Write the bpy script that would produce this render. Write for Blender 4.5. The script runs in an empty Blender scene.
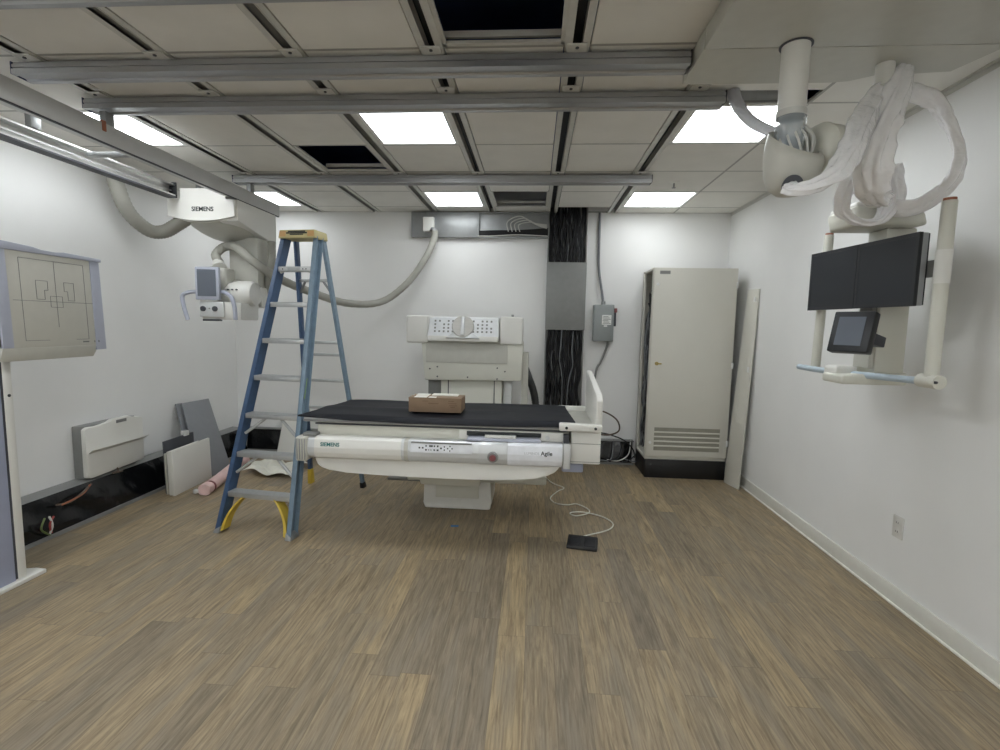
import bpy, bmesh, math, random
from mathutils import Vector, Matrix
random.seed(7)
SC = bpy.context.scene
COL = SC.collection
V = Vector
PI = math.pi

# ---------------------------------------------------------------- camera, world, exposure
cam_d = bpy.data.cameras.new('camera')
cam_d.sensor_width = 36.0
cam_d.lens = 497.76 / 1000 * 36.0
cam_d.clip_start = 0.05
cam = bpy.data.objects.new('camera', cam_d)
COL.objects.link(cam)
_r = V((0.99740488, 0.0693194, 0.01945041)); _u = V((-0.02622883, 0.09825816, 0.99481525)); _f = V((-0.06704883, 0.99274375, -0.09982134))
cam.matrix_world = Matrix(((_r.x, _u.x, -_f.x, 0), (_r.y, _u.y, -_f.y, 0), (_r.z, _u.z, -_f.z, 1.45), (0, 0, 0, 1)))
SC.camera = cam
wd = bpy.data.worlds.new('world'); SC.world = wd; wd.use_nodes = True
wd.node_tree.nodes['Background'].inputs[0].default_value = (.75, .8, .9, 1)
wd.node_tree.nodes['Background'].inputs[1].default_value = 0.05
SC.view_settings.view_transform = 'Standard'
SC.view_settings.look = 'None'
SC.view_settings.gamma = 1
SC.view_settings.use_curve_mapping = False
SC.view_settings.exposure = 0.3
PANEL_STRENGTH = 11.0

# ---------------------------------------------------------------- room measures
XL, XR, YB, YF, ZC = -3.32, 1.965, 5.344, -2.6, 2.625
STRUTS = [-2.952, -2.333, -1.713, -1.093, -0.473, 0.147, 0.766]
YJ = [-2.6 + 0.12] + [5.10 - 0.5733 * k for k in range(13, -1, -1)] + [YB]

# ---------------------------------------------------------------- materials
def lin(c):
    return tuple((x / 12.92 if x <= .04045 else ((x + .055) / 1.055) ** 2.4) for x in c)
def mat(name, rgb, rough=.5, metal=0., noise=.05, scale=18., bump=0., bscale=60., alpha=None, emit=None, spec=None, stretch=None):
    """rgb in 0-255 display values; procedural noise varies the tone"""
    m = bpy.data.materials.new(name); m.use_nodes = True
    nt = m.node_tree; b = nt.nodes['Principled BSDF']
    c = lin([x / 255 for x in rgb])
    tc = nt.nodes.new('ShaderNodeTexCoord'); src = tc.outputs['Object']
    if stretch:
        mp = nt.nodes.new('ShaderNodeMapping'); mp.inputs['Scale'].default_value = stretch
        nt.links.new(src, mp.inputs['Vector']); src = mp.outputs['Vector']
    n = nt.nodes.new('ShaderNodeTexNoise'); n.inputs['Scale'].default_value = scale; n.inputs['Detail'].default_value = 4
    nt.links.new(src, n.inputs['Vector'])
    rp = nt.nodes.new('ShaderNodeValToRGB')
    rp.color_ramp.elements[0].position = .3; rp.color_ramp.elements[1].position = .7
    rp.color_ramp.elements[0].color = tuple(max(0, x * (1 - noise)) for x in c) + (1,)
    rp.color_ramp.elements[1].color = tuple(min(1, x * (1 + noise)) for x in c) + (1,)
    nt.links.new(n.outputs['Fac'], rp.inputs['Fac']); nt.links.new(rp.outputs['Color'], b.inputs['Base Color'])
    b.inputs['Roughness'].default_value = rough; b.inputs['Metallic'].default_value = metal
    if spec is not None: b.inputs['Specular IOR Level'].default_value = spec
    if bump:
        n2 = nt.nodes.new('ShaderNodeTexNoise'); n2.inputs['Scale'].default_value = bscale; n2.inputs['Detail'].default_value = 3
        nt.links.new(src, n2.inputs['Vector'])
        bp = nt.nodes.new('ShaderNodeBump'); bp.inputs['Strength'].default_value = min(1, bump); bp.inputs['Distance'].default_value = .01 * max(1, bump)
        nt.links.new(n2.outputs['Fac'], bp.inputs['Height']); nt.links.new(bp.outputs['Normal'], b.inputs['Normal'])
    if alpha is not None: b.inputs['Alpha'].default_value = alpha
    if emit:
        b.inputs['Emission Color'].default_value = (.93, .97, 1, 1); b.inputs['Emission Strength'].default_value = emit
    return m

def floor_mat():
    m = bpy.data.materials.new('vinyl_planks'); m.use_nodes = True
    nt = m.node_tree; N = nt.nodes; L = nt.links; b = N['Principled BSDF']
    def math_(op, a, c=None):
        n = N.new('ShaderNodeMath'); n.operation = op
        for i, x in enumerate((a, c)):
            if x is None: continue
            if isinstance(x, (int, float)): n.inputs[i].default_value = x
            else: L.new(x, n.inputs[i])
        return n.outputs[0]
    geo = N.new('ShaderNodeNewGeometry'); sp = N.new('ShaderNodeSeparateXYZ'); L.new(geo.outputs['Position'], sp.inputs[0])
    W, LEN = .128, 1.02
    u = math_('DIVIDE', math_('ADD', sp.outputs['X'], 40 * W + .007), W); col = math_('FLOOR', u); fu = math_('FRACT', u)
    wn = N.new('ShaderNodeTexWhiteNoise'); wn.noise_dimensions = '1D'; L.new(col, wn.inputs['W'])
    v = math_('ADD', math_('DIVIDE', math_('ADD', sp.outputs['Y'], 20), LEN), wn.outputs['Value']); row = math_('FLOOR', v); fv = math_('FRACT', v)
    cb = N.new('ShaderNodeCombineXYZ'); L.new(col, cb.inputs[0]); L.new(row, cb.inputs[1])
    wn2 = N.new('ShaderNodeTexWhiteNoise'); wn2.noise_dimensions = '2D'; L.new(cb.outputs[0], wn2.inputs['Vector'])
    # tone per plank
    rp = N.new('ShaderNodeValToRGB'); cr = rp.color_ramp; cr.interpolation = 'LINEAR'
    stops = [(0, (132, 121, 104)), (.2, (146, 133, 111)), (.5, (160, 143, 115)), (.8, (150, 136, 113)), (1, (168, 150, 119))]
    while len(cr.elements) < len(stops): cr.elements.new(.5)
    for e, (p_, c_) in zip(cr.elements, stops):
        e.position = p_; e.color = lin([x / 255 for x in c_]) + (1,)
    L.new(wn2.outputs['Value'], rp.inputs['Fac'])
    # grain coordinates: stretched along y, shifted per plank
    cg = N.new('ShaderNodeCombineXYZ')
    L.new(math_('ADD', math_('MULTIPLY', sp.outputs['X'], 24), math_('MULTIPLY', wn2.outputs['Value'], 97)), cg.inputs[0])
    L.new(math_('MULTIPLY', sp.outputs['Y'], 1.9), cg.inputs[1])
    n1 = N.new('ShaderNodeTexNoise'); n1.inputs['Scale'].default_value = 1.9; n1.inputs['Detail'].default_value = 7; n1.inputs['Roughness'].default_value = .68
    n1.inputs['Distortion'].default_value = 1.1
    L.new(cg.outputs[0], n1.inputs['Vector'])
    r1 = N.new('ShaderNodeValToRGB'); r1.color_ramp.elements[0].position = .3; r1.color_ramp.elements[1].position = .68
    r1.color_ramp.elements[0].color = (.42, .40, .38, 1); r1.color_ramp.elements[1].color = (1.18, 1.15, 1.1, 1)
    L.new(n1.outputs['Fac'], r1.inputs['Fac'])
    mx = N.new('ShaderNodeMix'); mx.data_type = 'RGBA'; mx.blend_type = 'MULTIPLY'; mx.inputs['Factor'].default_value = .85
    L.new(rp.outputs['Color'], mx.inputs['A']); L.new(r1.outputs['Color'], mx.inputs['B'])
    # grey weathered patches
    cg2 = N.new('ShaderNodeCombineXYZ')
    L.new(math_('ADD', math_('MULTIPLY', sp.outputs['X'], 7), math_('MULTIPLY', wn2.outputs['Value'], 31)), cg2.inputs[0])
    L.new(math_('MULTIPLY', sp.outputs['Y'], 1.1), cg2.inputs[1])
    n3 = N.new('ShaderNodeTexNoise'); n3.inputs['Scale'].default_value = 1.5; n3.inputs['Detail'].default_value = 3
    L.new(cg2.outputs[0], n3.inputs['Vector'])
    r3 = N.new('ShaderNodeValToRGB'); r3.color_ramp.elements[0].position = .48; r3.color_ramp.elements[1].position = .66
    r3.color_ramp.elements[0].color = (0, 0, 0, 1); r3.color_ramp.elements[1].color = (.65, .65, .65, 1)
    L.new(n3.outputs['Fac'], r3.inputs['Fac'])
    mx2 = N.new('ShaderNodeMix'); mx2.data_type = 'RGBA'; L.new(r3.outputs['Color'], mx2.inputs['Factor'])
    L.new(mx.outputs['Result'], mx2.inputs['A']); mx2.inputs['B'].default_value = lin((.51, .475, .415)) + (1,)
    # fine dark pores and streaks
    cg3 = N.new('ShaderNodeCombineXYZ')
    L.new(math_('ADD', math_('MULTIPLY', sp.outputs['X'], 100), math_('MULTIPLY', wn2.outputs['Value'], 53)), cg3.inputs[0])
    L.new(math_('MULTIPLY', sp.outputs['Y'], 4.5), cg3.inputs[1])
    n4 = N.new('ShaderNodeTexNoise'); n4.inputs['Scale'].default_value = 1.0; n4.inputs['Detail'].default_value = 4; n4.inputs['Roughness'].default_value = .6
    L.new(cg3.outputs[0], n4.inputs['Vector'])
    r4 = N.new('ShaderNodeValToRGB'); r4.color_ramp.elements[0].position = .32; r4.color_ramp.elements[1].position = .56
    r4.color_ramp.elements[0].color = (.55, .52, .5, 1); r4.color_ramp.elements[1].color = (1.06, 1.06, 1.06, 1)
    L.new(n4.outputs['Fac'], r4.inputs['Fac'])
    mx4 = N.new('ShaderNodeMix'); mx4.data_type = 'RGBA'; mx4.blend_type = 'MULTIPLY'; mx4.inputs['Factor'].default_value = .6
    L.new(mx2.outputs['Result'], mx4.inputs['A']); L.new(r4.outputs['Color'], mx4.inputs['B'])
    # seams
    e1 = math_('MINIMUM', fu, math_('SUBTRACT', 1, fu)); s1 = math_('LESS_THAN', e1, .011)
    e2 = math_('MINIMUM', fv, math_('SUBTRACT', 1, fv)); s2 = math_('LESS_THAN', e2, .0016)
    seam = math_('MULTIPLY', math_('MAXIMUM', s1, s2), .32)
    mx3 = N.new('ShaderNodeMix'); mx3.data_type = 'RGBA'; L.new(seam, mx3.inputs['Factor'])
    L.new(mx4.outputs['Result'], mx3.inputs['A']); mx3.inputs['B'].default_value = lin((.25, .22, .19)) + (1,)
    L.new(mx3.outputs['Result'], b.inputs['Base Color'])
    b.inputs['Roughness'].default_value = .46; b.inputs['Specular IOR Level'].default_value = .4
    bp = N.new('ShaderNodeBump'); bp.inputs['Strength'].default_value = .15; bp.inputs['Distance'].default_value = .004
    L.new(n1.outputs['Fac'], bp.inputs['Height']); L.new(bp.outputs['Normal'], b.inputs['Normal'])
    return m

M = dict(
    floor=floor_mat(),
    wall=mat('wall_paint', (231, 231, 229), .6, noise=.015, scale=3),
    tile=mat('ceiling_tile', (226, 224, 218), .85, noise=.03, scale=6),
    tee=mat('ceiling_tee', (165, 164, 158), .5),
    strut=mat('strut_paint', (200, 199, 193), .45),
    black=mat('black_slot', (14, 16, 22), .6),
    plenum=mat('plenum_navy', (66, 84, 130), .9, noise=.15, scale=4),
    alu=mat('aluminium_rail', (170, 171, 172), .38, .75, noise=.06, scale=3, stretch=(.3, 8, 8)),
    aluy=mat('aluminium_beam', (196, 196, 194), .42, .35, noise=.04, scale=3),
    bright=mat('bright_aluminium', (214, 214, 212), .28, .85, noise=.05, scale=4),
    navy=mat('navy_end_cap', (38, 44, 84), .5),
    white=mat('machine_white', (222, 221, 215), .36, noise=.02, scale=5),
    panelg=mat('detector_face', (188, 186, 176), .5, noise=.02),
    cream=mat('machine_cream', (208, 207, 196), .45, noise=.02, scale=5),
    greyw=mat('warm_grey_plastic', (190, 189, 180), .45, noise=.03),
    silver=mat('silver_paint', (206, 208, 208), .33, .25, noise=.02),
    light=mat('led_diffuser', (245, 248, 250), .5, emit=PANEL_STRENGTH),
    light_low=mat('led_diffuser_back_row', (245, 248, 250), .5, emit=PANEL_STRENGTH * .58),
    light_high=mat('led_diffuser_front_rows', (245, 248, 250), .5, emit=PANEL_STRENGTH * 1.42),
    lframe=mat('light_frame', (225, 225, 222), .5),
    steel=mat('galvanised_steel', (150, 152, 152), .42, .45, noise=.06, scale=12),
    steeld=mat('grey_duct_paint', (132, 133, 131), .5, .1, noise=.04),
    cabd=mat('cable_black', (15, 16, 20), .45, noise=.3, scale=30),
    cabg=mat('cable_grey', (112, 115, 118), .45),
    cabw=mat('cable_white', (205, 205, 200), .45),
    film=mat('black_film', (15, 16, 18), .22, bump=.8, bscale=9, noise=.2),
    hose=mat('grey_hose', (160, 159, 150), .55, noise=.04),
    hosed=mat('dark_hose', (60, 62, 62), .5, noise=.2, scale=40),
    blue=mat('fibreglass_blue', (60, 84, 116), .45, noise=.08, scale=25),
    blue_lit=mat('fibreglass_blue_lit', (116, 136, 152), .5, noise=.1, scale=25),  # paler copy for the right ladder rails, light on them put in the colour
    yellow=mat('ladder_yellow', (198, 170, 62), .45, noise=.06),
    capy=mat('ladder_cap_tan', (194, 182, 132), .5, noise=.06),
    lalu=mat('ladder_aluminium', (190, 192, 192), .35, .7, noise=.05, scale=30),
    orange=mat('label_orange', (200, 158, 102), .5),
    ink=mat('dark_ink', (34, 40, 40), .6),
    teal=mat('teal_ink', (38, 112, 110), .6),
    faint=mat('grey_ink', (165, 168, 168), .6),
    label=mat('paper_label', (226, 227, 224), .6),
    green=mat('label_green', (150, 178, 96), .6),
    mattress=mat('black_mat', (19, 21, 28), .6, spec=.3, noise=.12, scale=12, bump=.25, bscale=8),
    panelw=mat('control_panel_white', (226, 228, 232), .35),
    red=mat('stop_red', (128, 74, 76), .4),
    lav=mat('lavender_grey', (172, 176, 190), .4, noise=.02),
    lavd=mat('lavender_post', (162, 168, 190), .42, noise=.02),
    tan=mat('cardboard', (132, 110, 88), .75, noise=.06, scale=14),
    tand=mat('cardboard_edge', (112, 88, 66), .75, noise=.06),
    tape=mat('white_tape', (232, 230, 222), .4),
    perf=mat('perforated_silver', (228, 230, 232), .4, .1),
    plate=mat('brushed_plate', (186, 184, 178), .5, .15, noise=.08, scale=8, stretch=(1, 1, 12)),
    cab=mat('cabinet_paint', (207, 205, 195), .45, noise=.015, scale=4),
    plinth=mat('black_plinth', (18, 18, 19), .5),
    dark=mat('dark_interior', (42, 46, 48), .6),
    brass=mat('brass_key', (170, 152, 96), .35, .7),
    vent=mat('vent_grey', (140, 138, 126), .55),
    board=mat('grey_board', (128, 130, 134), .6, noise=.03),
    charcoal=mat('charcoal_panel', (62, 64, 70), .55, noise=.05),
    pink=mat('pink_film', (222, 190, 186), .3, noise=.08, bump=.4, bscale=20),
    clear=mat('clear_film', (226, 226, 224), .2, noise=.05, bump=.5, bscale=26, alpha=.75),
    haze=mat('grey_haze_sleeve', (190, 190, 196), .35, noise=.05, bump=.4, bscale=26, alpha=.93),
    plastic=mat('white_plastic_sleeve', (243, 242, 243), .24, noise=.02, scale=20, bump=1.5, bscale=15),
    plastic2=mat('thin_plastic_wrap', (196, 206, 214), .12, noise=.03, bump=.3, bscale=20, alpha=.38),
    cloth=mat('plastic_sheet', (222, 220, 208), .45, noise=.05, bump=.4, bscale=14),
    bezel=mat('monitor_bezel', (30, 32, 36), .4),
    screen=mat('dark_screen', (24, 28, 34), .42, noise=.03, scale=2),
    screen2=mat('panel_screen', (98, 104, 114), .25, noise=.03, scale=2),
    msilver=mat('monitor_side_silver', (160, 162, 164), .35, .5),
    paleblue=mat('pale_blue_grip', (178, 192, 202), .35),
    rust=mat('rust_cap', (150, 92, 66), .6),
    disc=mat('disconnect_grey', (140, 145, 144), .45, noise=.03),
    base=mat('vinyl_base', (219, 218, 210), .5, noise=.02),
    caulk=mat('white_bead', (240, 238, 230), .5),
    outlet=mat('outlet_white', (212, 210, 204), .4),
    bluetape=mat('blue_tape', (58, 110, 160), .6),
    wire_o=mat('orange_wire', (150, 92, 62), .5), wire_g=mat('green_wire', (96, 112, 62), .5), wire_r=mat('red_wire', (150, 60, 54), .5),
    copper=mat('brown_wire', (92, 78, 66), .5),
    line=mat('thin_mark', (120, 122, 120), .6),
)

# ---------------------------------------------------------------- mesh builder
class MB:
    def __init__(s, m=None): s.bm = bmesh.new(); s.m = m or Matrix.Identity(4)
    def v(s, p): return s.bm.verts.new(s.m @ V(p))
    def faces(s, vs, fs):
        for f in fs:
            try: s.bm.faces.new([vs[i] for i in f])
            except ValueError: pass
    def hexa(s, p, bev=0, seg=2):
        """p: 8 corners, bottom ring then top ring"""
        vs = [s.v(q) for q in p]
        fs = [(3, 2, 1, 0), (4, 5, 6, 7), (0, 1, 5, 4), (1, 2, 6, 5), (2, 3, 7, 6), (3, 0, 4, 7)]
        s.faces(vs, fs)
        if bev:
            es = set(e for v_ in vs for e in v_.link_edges)
            bmesh.ops.bevel(s.bm, geom=list(es), offset=bev, segments=seg, profile=.5, affect='EDGES')
        return s
    def box(s, x0, x1, y0, y1, z0, z1, bev=0, seg=2):
        return s.hexa([(x0, y0, z0), (x1, y0, z0), (x1, y1, z0), (x0, y1, z0), (x0, y0, z1), (x1, y0, z1), (x1, y1, z1), (x0, y1, z1)], bev, seg)
    def slab(s, c, t, bev=0):
        """4 corners and a thickness vector"""
        t = V(t); return s.hexa([V(q) for q in c] + [V(q) + t for q in c], bev)
    def prism(s, poly, axis, a, b, bev=0):
        """poly 2d in the two other axes (cyclic order), extruded along axis"""
        def mk(p, q):
            return {'x': (q, p[0], p[1]), 'y': (p[0], q, p[1]), 'z': (p[0], p[1], q)}[axis]
        r0 = [s.v(mk(p, a)) for p in poly]; r1 = [s.v(mk(p, b)) for p in poly]
        n = len(poly); fs = [s.bm.faces.new(r0), s.bm.faces.new(r1)]
        for i in range(n): fs.append(s.bm.faces.new((r0[i], r0[(i + 1) % n], r1[(i + 1) % n], r1[i])))
        if bev:
            es = set(e for f in fs for e in f.edges)
            bmesh.ops.bevel(s.bm, geom=list(es), offset=bev, segments=2, profile=.5, affect='EDGES')
        return s
    def rings(s, rs, caps=True, closed=True):
        rv = [[s.v(p) for p in r] for r in rs]; n = len(rv[0])
        for a, b in zip(rv, rv[1:]):
            for i in range(n if closed else n - 1):
                j = (i + 1) % n
                s.bm.faces.new((a[i], a[j], b[j], b[i]))
        if caps and closed: s.bm.faces.new(rv[0]); s.bm.faces.new(rv[-1])
        return s
    def cyl(s, p0, p1, r0, r1=None, n=24, caps=True, bev=0):
        r1 = r0 if r1 is None else r1; p0 = V(p0); p1 = V(p1); d = (p1 - p0).normalized()
        a = d.orthogonal().normalized(); b = d.cross(a); L = (p1 - p0).length
        st = [(0, r0), (1, r1)]
        if bev: st = [(0, r0 - bev), (bev / L, r0), (1 - bev / L, r1), (1, r1 - bev)]
        return s.rings([[p0 + (p1 - p0) * t + (a * math.cos(k * 2 * PI / n) + b * math.sin(k * 2 * PI / n)) * r for k in range(n)] for t, r in st], caps)
    def tube(s, pts, r, n=12, sub=6, fn=None, caps=True):
        pts = [V(p) for p in pts]
        path = []
        if sub > 1 and len(pts) > 2:
            for i in range(len(pts) - 1):
                p0 = pts[max(i - 1, 0)]; p1 = pts[i]; p2 = pts[i + 1]; p3 = pts[min(i + 2, len(pts) - 1)]
                for k in range(sub):
                    t = k / sub
                    path.append(.5 * ((2 * p1) + (p2 - p0) * t + (2 * p0 - 5 * p1 + 4 * p2 - p3) * t * t + (3 * p1 - p0 - 3 * p2 + p3) * t ** 3))
            path.append(pts[-1])
        else: path = pts
        tang = [(path[min(i + 1, len(path) - 1)] - path[max(i - 1, 0)]).normalized() for i in range(len(path))]
        a = tang[0].orthogonal().normalized(); rs = []
        for i, p in enumerate(path):
            t = tang[i]; a = (a - t * a.dot(t)).normalized(); b = t.cross(a)
            u = i / (len(path) - 1)
            rad = r(u) if callable(r) else r
            ring = []
            for k in range(n):
                th = k * 2 * PI / n
                rr = rad * (fn(u, th, i) if fn else 1)
                ring.append(p + (a * math.cos(th) + b * math.sin(th)) * rr)
            rs.append(ring)
        return s.rings(rs, caps)
    def lathe(s, prof, c=(0, 0, 0), n=32, axis='z'):
        c = V(c); rs = []
        for r, h in prof:
            ring = []
            for k in range(n):
                x, y = math.cos(k * 2 * PI / n) * r, math.sin(k * 2 * PI / n) * r
                ring.append(c + V({'z': (x, y, h), 'x': (h, x, y), 'y': (x, h, y)}[axis]))
            rs.append(ring)
        return s.rings(rs, True)
    def grid(s, fn, nu, nv, thick=None):
        g = [[s.v(fn(i / nu, j / nv)) for j in range(nv + 1)] for i in range(nu + 1)]
        for i in range(nu):
            for j in range(nv): s.bm.faces.new((g[i][j], g[i + 1][j], g[i + 1][j + 1], g[i][j + 1]))
        if thick:
            h = [[s.v(V(fn(i / nu, j / nv)) + V(thick)) for j in range(nv + 1)] for i in range(nu + 1)]
            for i in range(nu):
                for j in range(nv): s.bm.faces.new((h[i][j], h[i][j + 1], h[i + 1][j + 1], h[i + 1][j]))
            for i in range(nu):
                for j, in ((0,), (nv,)):
                    s.bm.faces.new((g[i][j], h[i][j], h[i + 1][j], g[i + 1][j]))
            for j in range(nv):
                for i in (0, nu): s.bm.faces.new((g[i][j], g[i][j + 1], h[i][j + 1], h[i][j]))
        return s
    def build(s, name, material, parent=None, origin=None, sharp=.6):
        bm = s.bm
        bmesh.ops.recalc_face_normals(bm, faces=bm.faces[:])
        o0 = ORG[parent.name] if parent else V(origin if origin is not None else base(bm))
        for v_ in bm.verts: v_.co -= o0
        for e in bm.edges:
            if len(e.link_faces) == 2 and e.calc_face_angle(0) > sharp: e.smooth = False
        for f in bm.faces: f.smooth = True
        me = bpy.data.meshes.new(name); bm.to_mesh(me); bm.free()
        me.materials.append(M[material] if isinstance(material, str) else material)
        ob = bpy.data.objects.new(name, me); COL.objects.link(ob)
        if parent: ob.parent = parent; ORG[ob.name] = o0
        else: ob.location = o0; ORG[ob.name] = V(o0)
        return ob
ORG = {}
def base(bm):
    xs = [v.co for v in bm.verts]
    return V(((min(p.x for p in xs) + max(p.x for p in xs)) / 2, (min(p.y for p in xs) + max(p.y for p in xs)) / 2, min(p.z for p in xs)))
def tag(o, label, cat, group=None, kind=None):
    o['label'] = label; o['category'] = cat
    if group: o['group'] = group
    if kind: o['kind'] = kind
    return o
def thing(name, label, cat, loc, group=None):
    o = bpy.data.objects.new(name, None); COL.objects.link(o); o.empty_display_size = .1
    o.location = loc; ORG[o.name] = V(loc)
    return tag(o, label, cat, group)
def struct(name, mb, m):
    o = mb.build(name, m, origin=(0, 0, 0)); o['kind'] = 'structure'; return o
def frame(o, x, y):
    """matrix from local x axis, y axis directions at origin o"""
    x = V(x).normalized(); y = V(y); y = (y - x * y.dot(x)).normalized(); z = x.cross(y)
    return Matrix(((x.x, y.x, z.x, o[0]), (x.y, y.y, z.y, o[1]), (x.z, y.z, z.z, o[2]), (0, 0, 0, 1)))
def text(name, body, size, at, xdir, up, material, parent, sx=1.0, bold=0.):
    cu = bpy.data.curves.new(name, 'FONT'); cu.body = body; cu.size = size; cu.extrude = .0006; cu.offset = bold
    cu.align_x = 'CENTER'; cu.align_y = 'CENTER'
    t = bpy.data.objects.new(name + '_tmp', cu); COL.objects.link(t)
    me = bpy.data.meshes.new_from_object(t.evaluated_get(bpy.context.evaluated_depsgraph_get()))
    bpy.data.objects.remove(t); bpy.data.curves.remove(cu)
    m = frame(at, xdir, up) @ Matrix.Diagonal((sx, 1, 1, 1))
    o0 = ORG[parent.name]
    for v_ in me.vertices: v_.co = (m @ v_.co) - o0
    me.materials.clear(); me.materials.append(M[material])
    ob = bpy.data.objects.new(name, me); COL.objects.link(ob); ob.parent = parent; ORG[ob.name] = o0
    return ob

# ================================================================ SETTING
struct('floor', MB().box(XL - .2, XR + .2, YF - .2, YB + .2, -.1, 0), 'floor')
struct('wall_left', MB().box(XL - .15, XL, YF - .15, YB + .15, 0, 3.0), 'wall')
struct('wall_right', MB().box(XR, XR + .15, YF - .15, YB + .15, 0, 3.0), 'wall')
struct('wall_back', MB().box(XL, XR, YB, YB + .15, 0, 3.0), 'wall')
struct('wall_front', MB().box(XL, XR, YF - .15, YF, 0, 3.0), 'wall')
struct('ceiling_deck', MB().box(XL - .15, XR + .15, YF - .15, YB + .15, 3.0, 3.1), 'plenum')
bb = MB().box(XR - .012, XR, YF, YB, 0.004, .10, .002)
struct("baseboard_right", bb, 'base')
struct('trim_1', MB().box(XR - .022, XR - .010, YF, YB, 0, .012, .003), 'caulk')
# wall angle at the ceiling
struct('trim_2', MB().box(XR - .022, XR, YF, YB, ZC - .004, ZC + .002).box(XR - .004, XR, YF, YB, ZC - .028, ZC - .004), 'strut')

# ceiling cells: between strut lines (x) and joints (y)
XC = [XL] + STRUTS + [1.386, XR]
HALF = .052
def cellx(i):
    a, b = XC[i], XC[i + 1]
    if 1 <= i <= 7: a += HALF
    if 1 <= i + 1 <= 7: b -= HALF
    return a, b
rowA = min(range(len(YJ)), key=lambda k: abs(YJ[k] - 2.807))
rowB = min(range(len(YJ)), key=lambda k: abs(YJ[k] - 4.527))
rowC, rowD, rowE = rowA - 3, rowA - 6, rowA - 9
row = lambda y: min(range(len(YJ)), key=lambda k: abs(YJ[k] - y))
LIGHTS = [(1, rowA), (4, rowA), (7, rowA), (1, rowB), (4, rowB), (7, rowB), (1, rowC), (4, rowC), (1, rowD), (4, rowD), (7, rowD), (1, rowE), (4, rowE), (7, rowE)]  # rowE and the right rowD panel: unseen, added to brighten the near half
OPEN = [(5, row(1.66)), (3, row(3.38)), (5, row(4.527))]
ct = MB(); tee = MB()
for i in range(len(XC) - 1):
    a, b = cellx(i)
    for j in range(len(YJ) - 1):
        y0, y1 = YJ[j], YJ[j + 1]
        tee.box(a, b, y1 - .008, y1 + .008, ZC - .0005, ZC + .012)
        if (i, j) in LIGHTS or (i, j) in OPEN: continue
        if i == 6 and j == len(YJ) - 2: continue                      # gap above the cable riser
        if (i, j) == (7, rowA - 1): y0, y1 = y0, y1 - .14             # narrow slot in front of the right light
        ct.box(a + .005, b - .005, y0 + .006, y1 - .006, ZC, ZC + .015)
tee.box(1.386 - .008, 1.386 + .008, YF, YB, ZC - .001, ZC + .012)
ceil = struct('ceiling', ct, 'tile')
struct('trim_3', tee, 'tee')
# open cells: the tile seat and a dark frame inside
rim = MB()
for (i, j) in OPEN:
    a, b = cellx(i); y0, y1 = YJ[j], YJ[j + 1]
    rim.box(a, b, y1 - .03, y1 - .006, ZC + .0, ZC + .012)
    rim.box(a, b, y1 - .022, y1 - .006, ZC + .03, ZC + .055)
    rim.box(a, a + .018, y0, y1, ZC, ZC + .012); rim.box(b - .018, b, y0, y1, ZC, ZC + .012)
struct('trim_4', rim, 'strut')

ORD = ['leftmost', 'second from the left', 'third from the left', 'middle', 'third from the right', 'second from the right', 'rightmost']
for k, x in enumerate(STRUTS):
    t = thing('ceiling_channel', 'black-slotted pale ceiling channel running front to back, %s of the seven' % ORD[k], 'channel', (x, 1.4, ZC), 'slotted channels in the ceiling')
    f = MB()
    for s in (-1, 1):
        f.box(*sorted((x + s * .021, x + s * HALF)), YF, YB - .002, ZC - .004, ZC + .01)
        f.box(*sorted((x + s * .021, x + s * .025)), YF, YB - .002, ZC - .006, ZC + .045)
    f.build('flange', 'strut', t)
    MB().box(x - .021, x + .021, YF, YB - .002, ZC + .040, ZC + .045).build('slot', 'black', t)

LL = {(1, rowA): 'square light panel in the ceiling near the left wall, above the bridge rails', (4, rowA): 'large bright square ceiling light panel in front of the middle, left of centre',
      (7, rowA): 'square ceiling light panel behind the white ceiling tube at right', (1, rowB): 'square light panel at the back left, just above the ladder top',
      (1, rowC): 'square ceiling light panel overhead at left, above the detector stand', (4, rowC): 'square ceiling light panel overhead left of centre, nearest the viewer in front',
      (1, rowD): 'square ceiling light panel behind the viewer on the left', (4, rowD): 'square ceiling light panel behind the viewer in the middle', (7, rowD): 'added square ceiling light panel, unseen, behind the viewer on the right',
      (1, rowE): 'added square ceiling light panel, unseen, far behind the viewer on the left', (4, rowE): 'added square ceiling light panel, unseen, far behind the viewer in the middle', (7, rowE): 'added square ceiling light panel, unseen, far behind the viewer on the right',
      (4, rowB): 'square ceiling light panel at the back, above the wall cable duct', (7, rowB): 'square ceiling light panel at the back right, above the tall cabinet'}
for (i, j) in LIGHTS:
    a, b = cellx(i); y0, y1 = YJ[j], YJ[j + 1]
    t = thing('ceiling_light', LL[(i, j)], 'ceiling light', ((a + b) / 2, (y0 + y1) / 2, ZC), 'square light panels in the ceiling')
    f = MB()
    for q in ((a, a + .022, y0 + .008, y1 - .008), (b - .022, b, y0 + .008, y1 - .008), (a + .022, b - .022, y0 + .008, y0 + .03), (a + .022, b - .022, y1 - .03, y1 - .008)):
        f.box(*q, ZC - .003, ZC + .02)
    f.build('frame', 'lframe', t)
    MB().box(a + .02, b - .02, y0 + .028, y1 - .028, ZC + .004, ZC + .012).build('diffuser', 'light_low' if j == rowB else 'light' if j == rowA else 'light_high', t)
    MB().box(a + .004, b - .004, y0 + .01, y1 - .01, ZC + .0205, ZC + .07, .004).build('housing', 'lframe', t)

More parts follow.
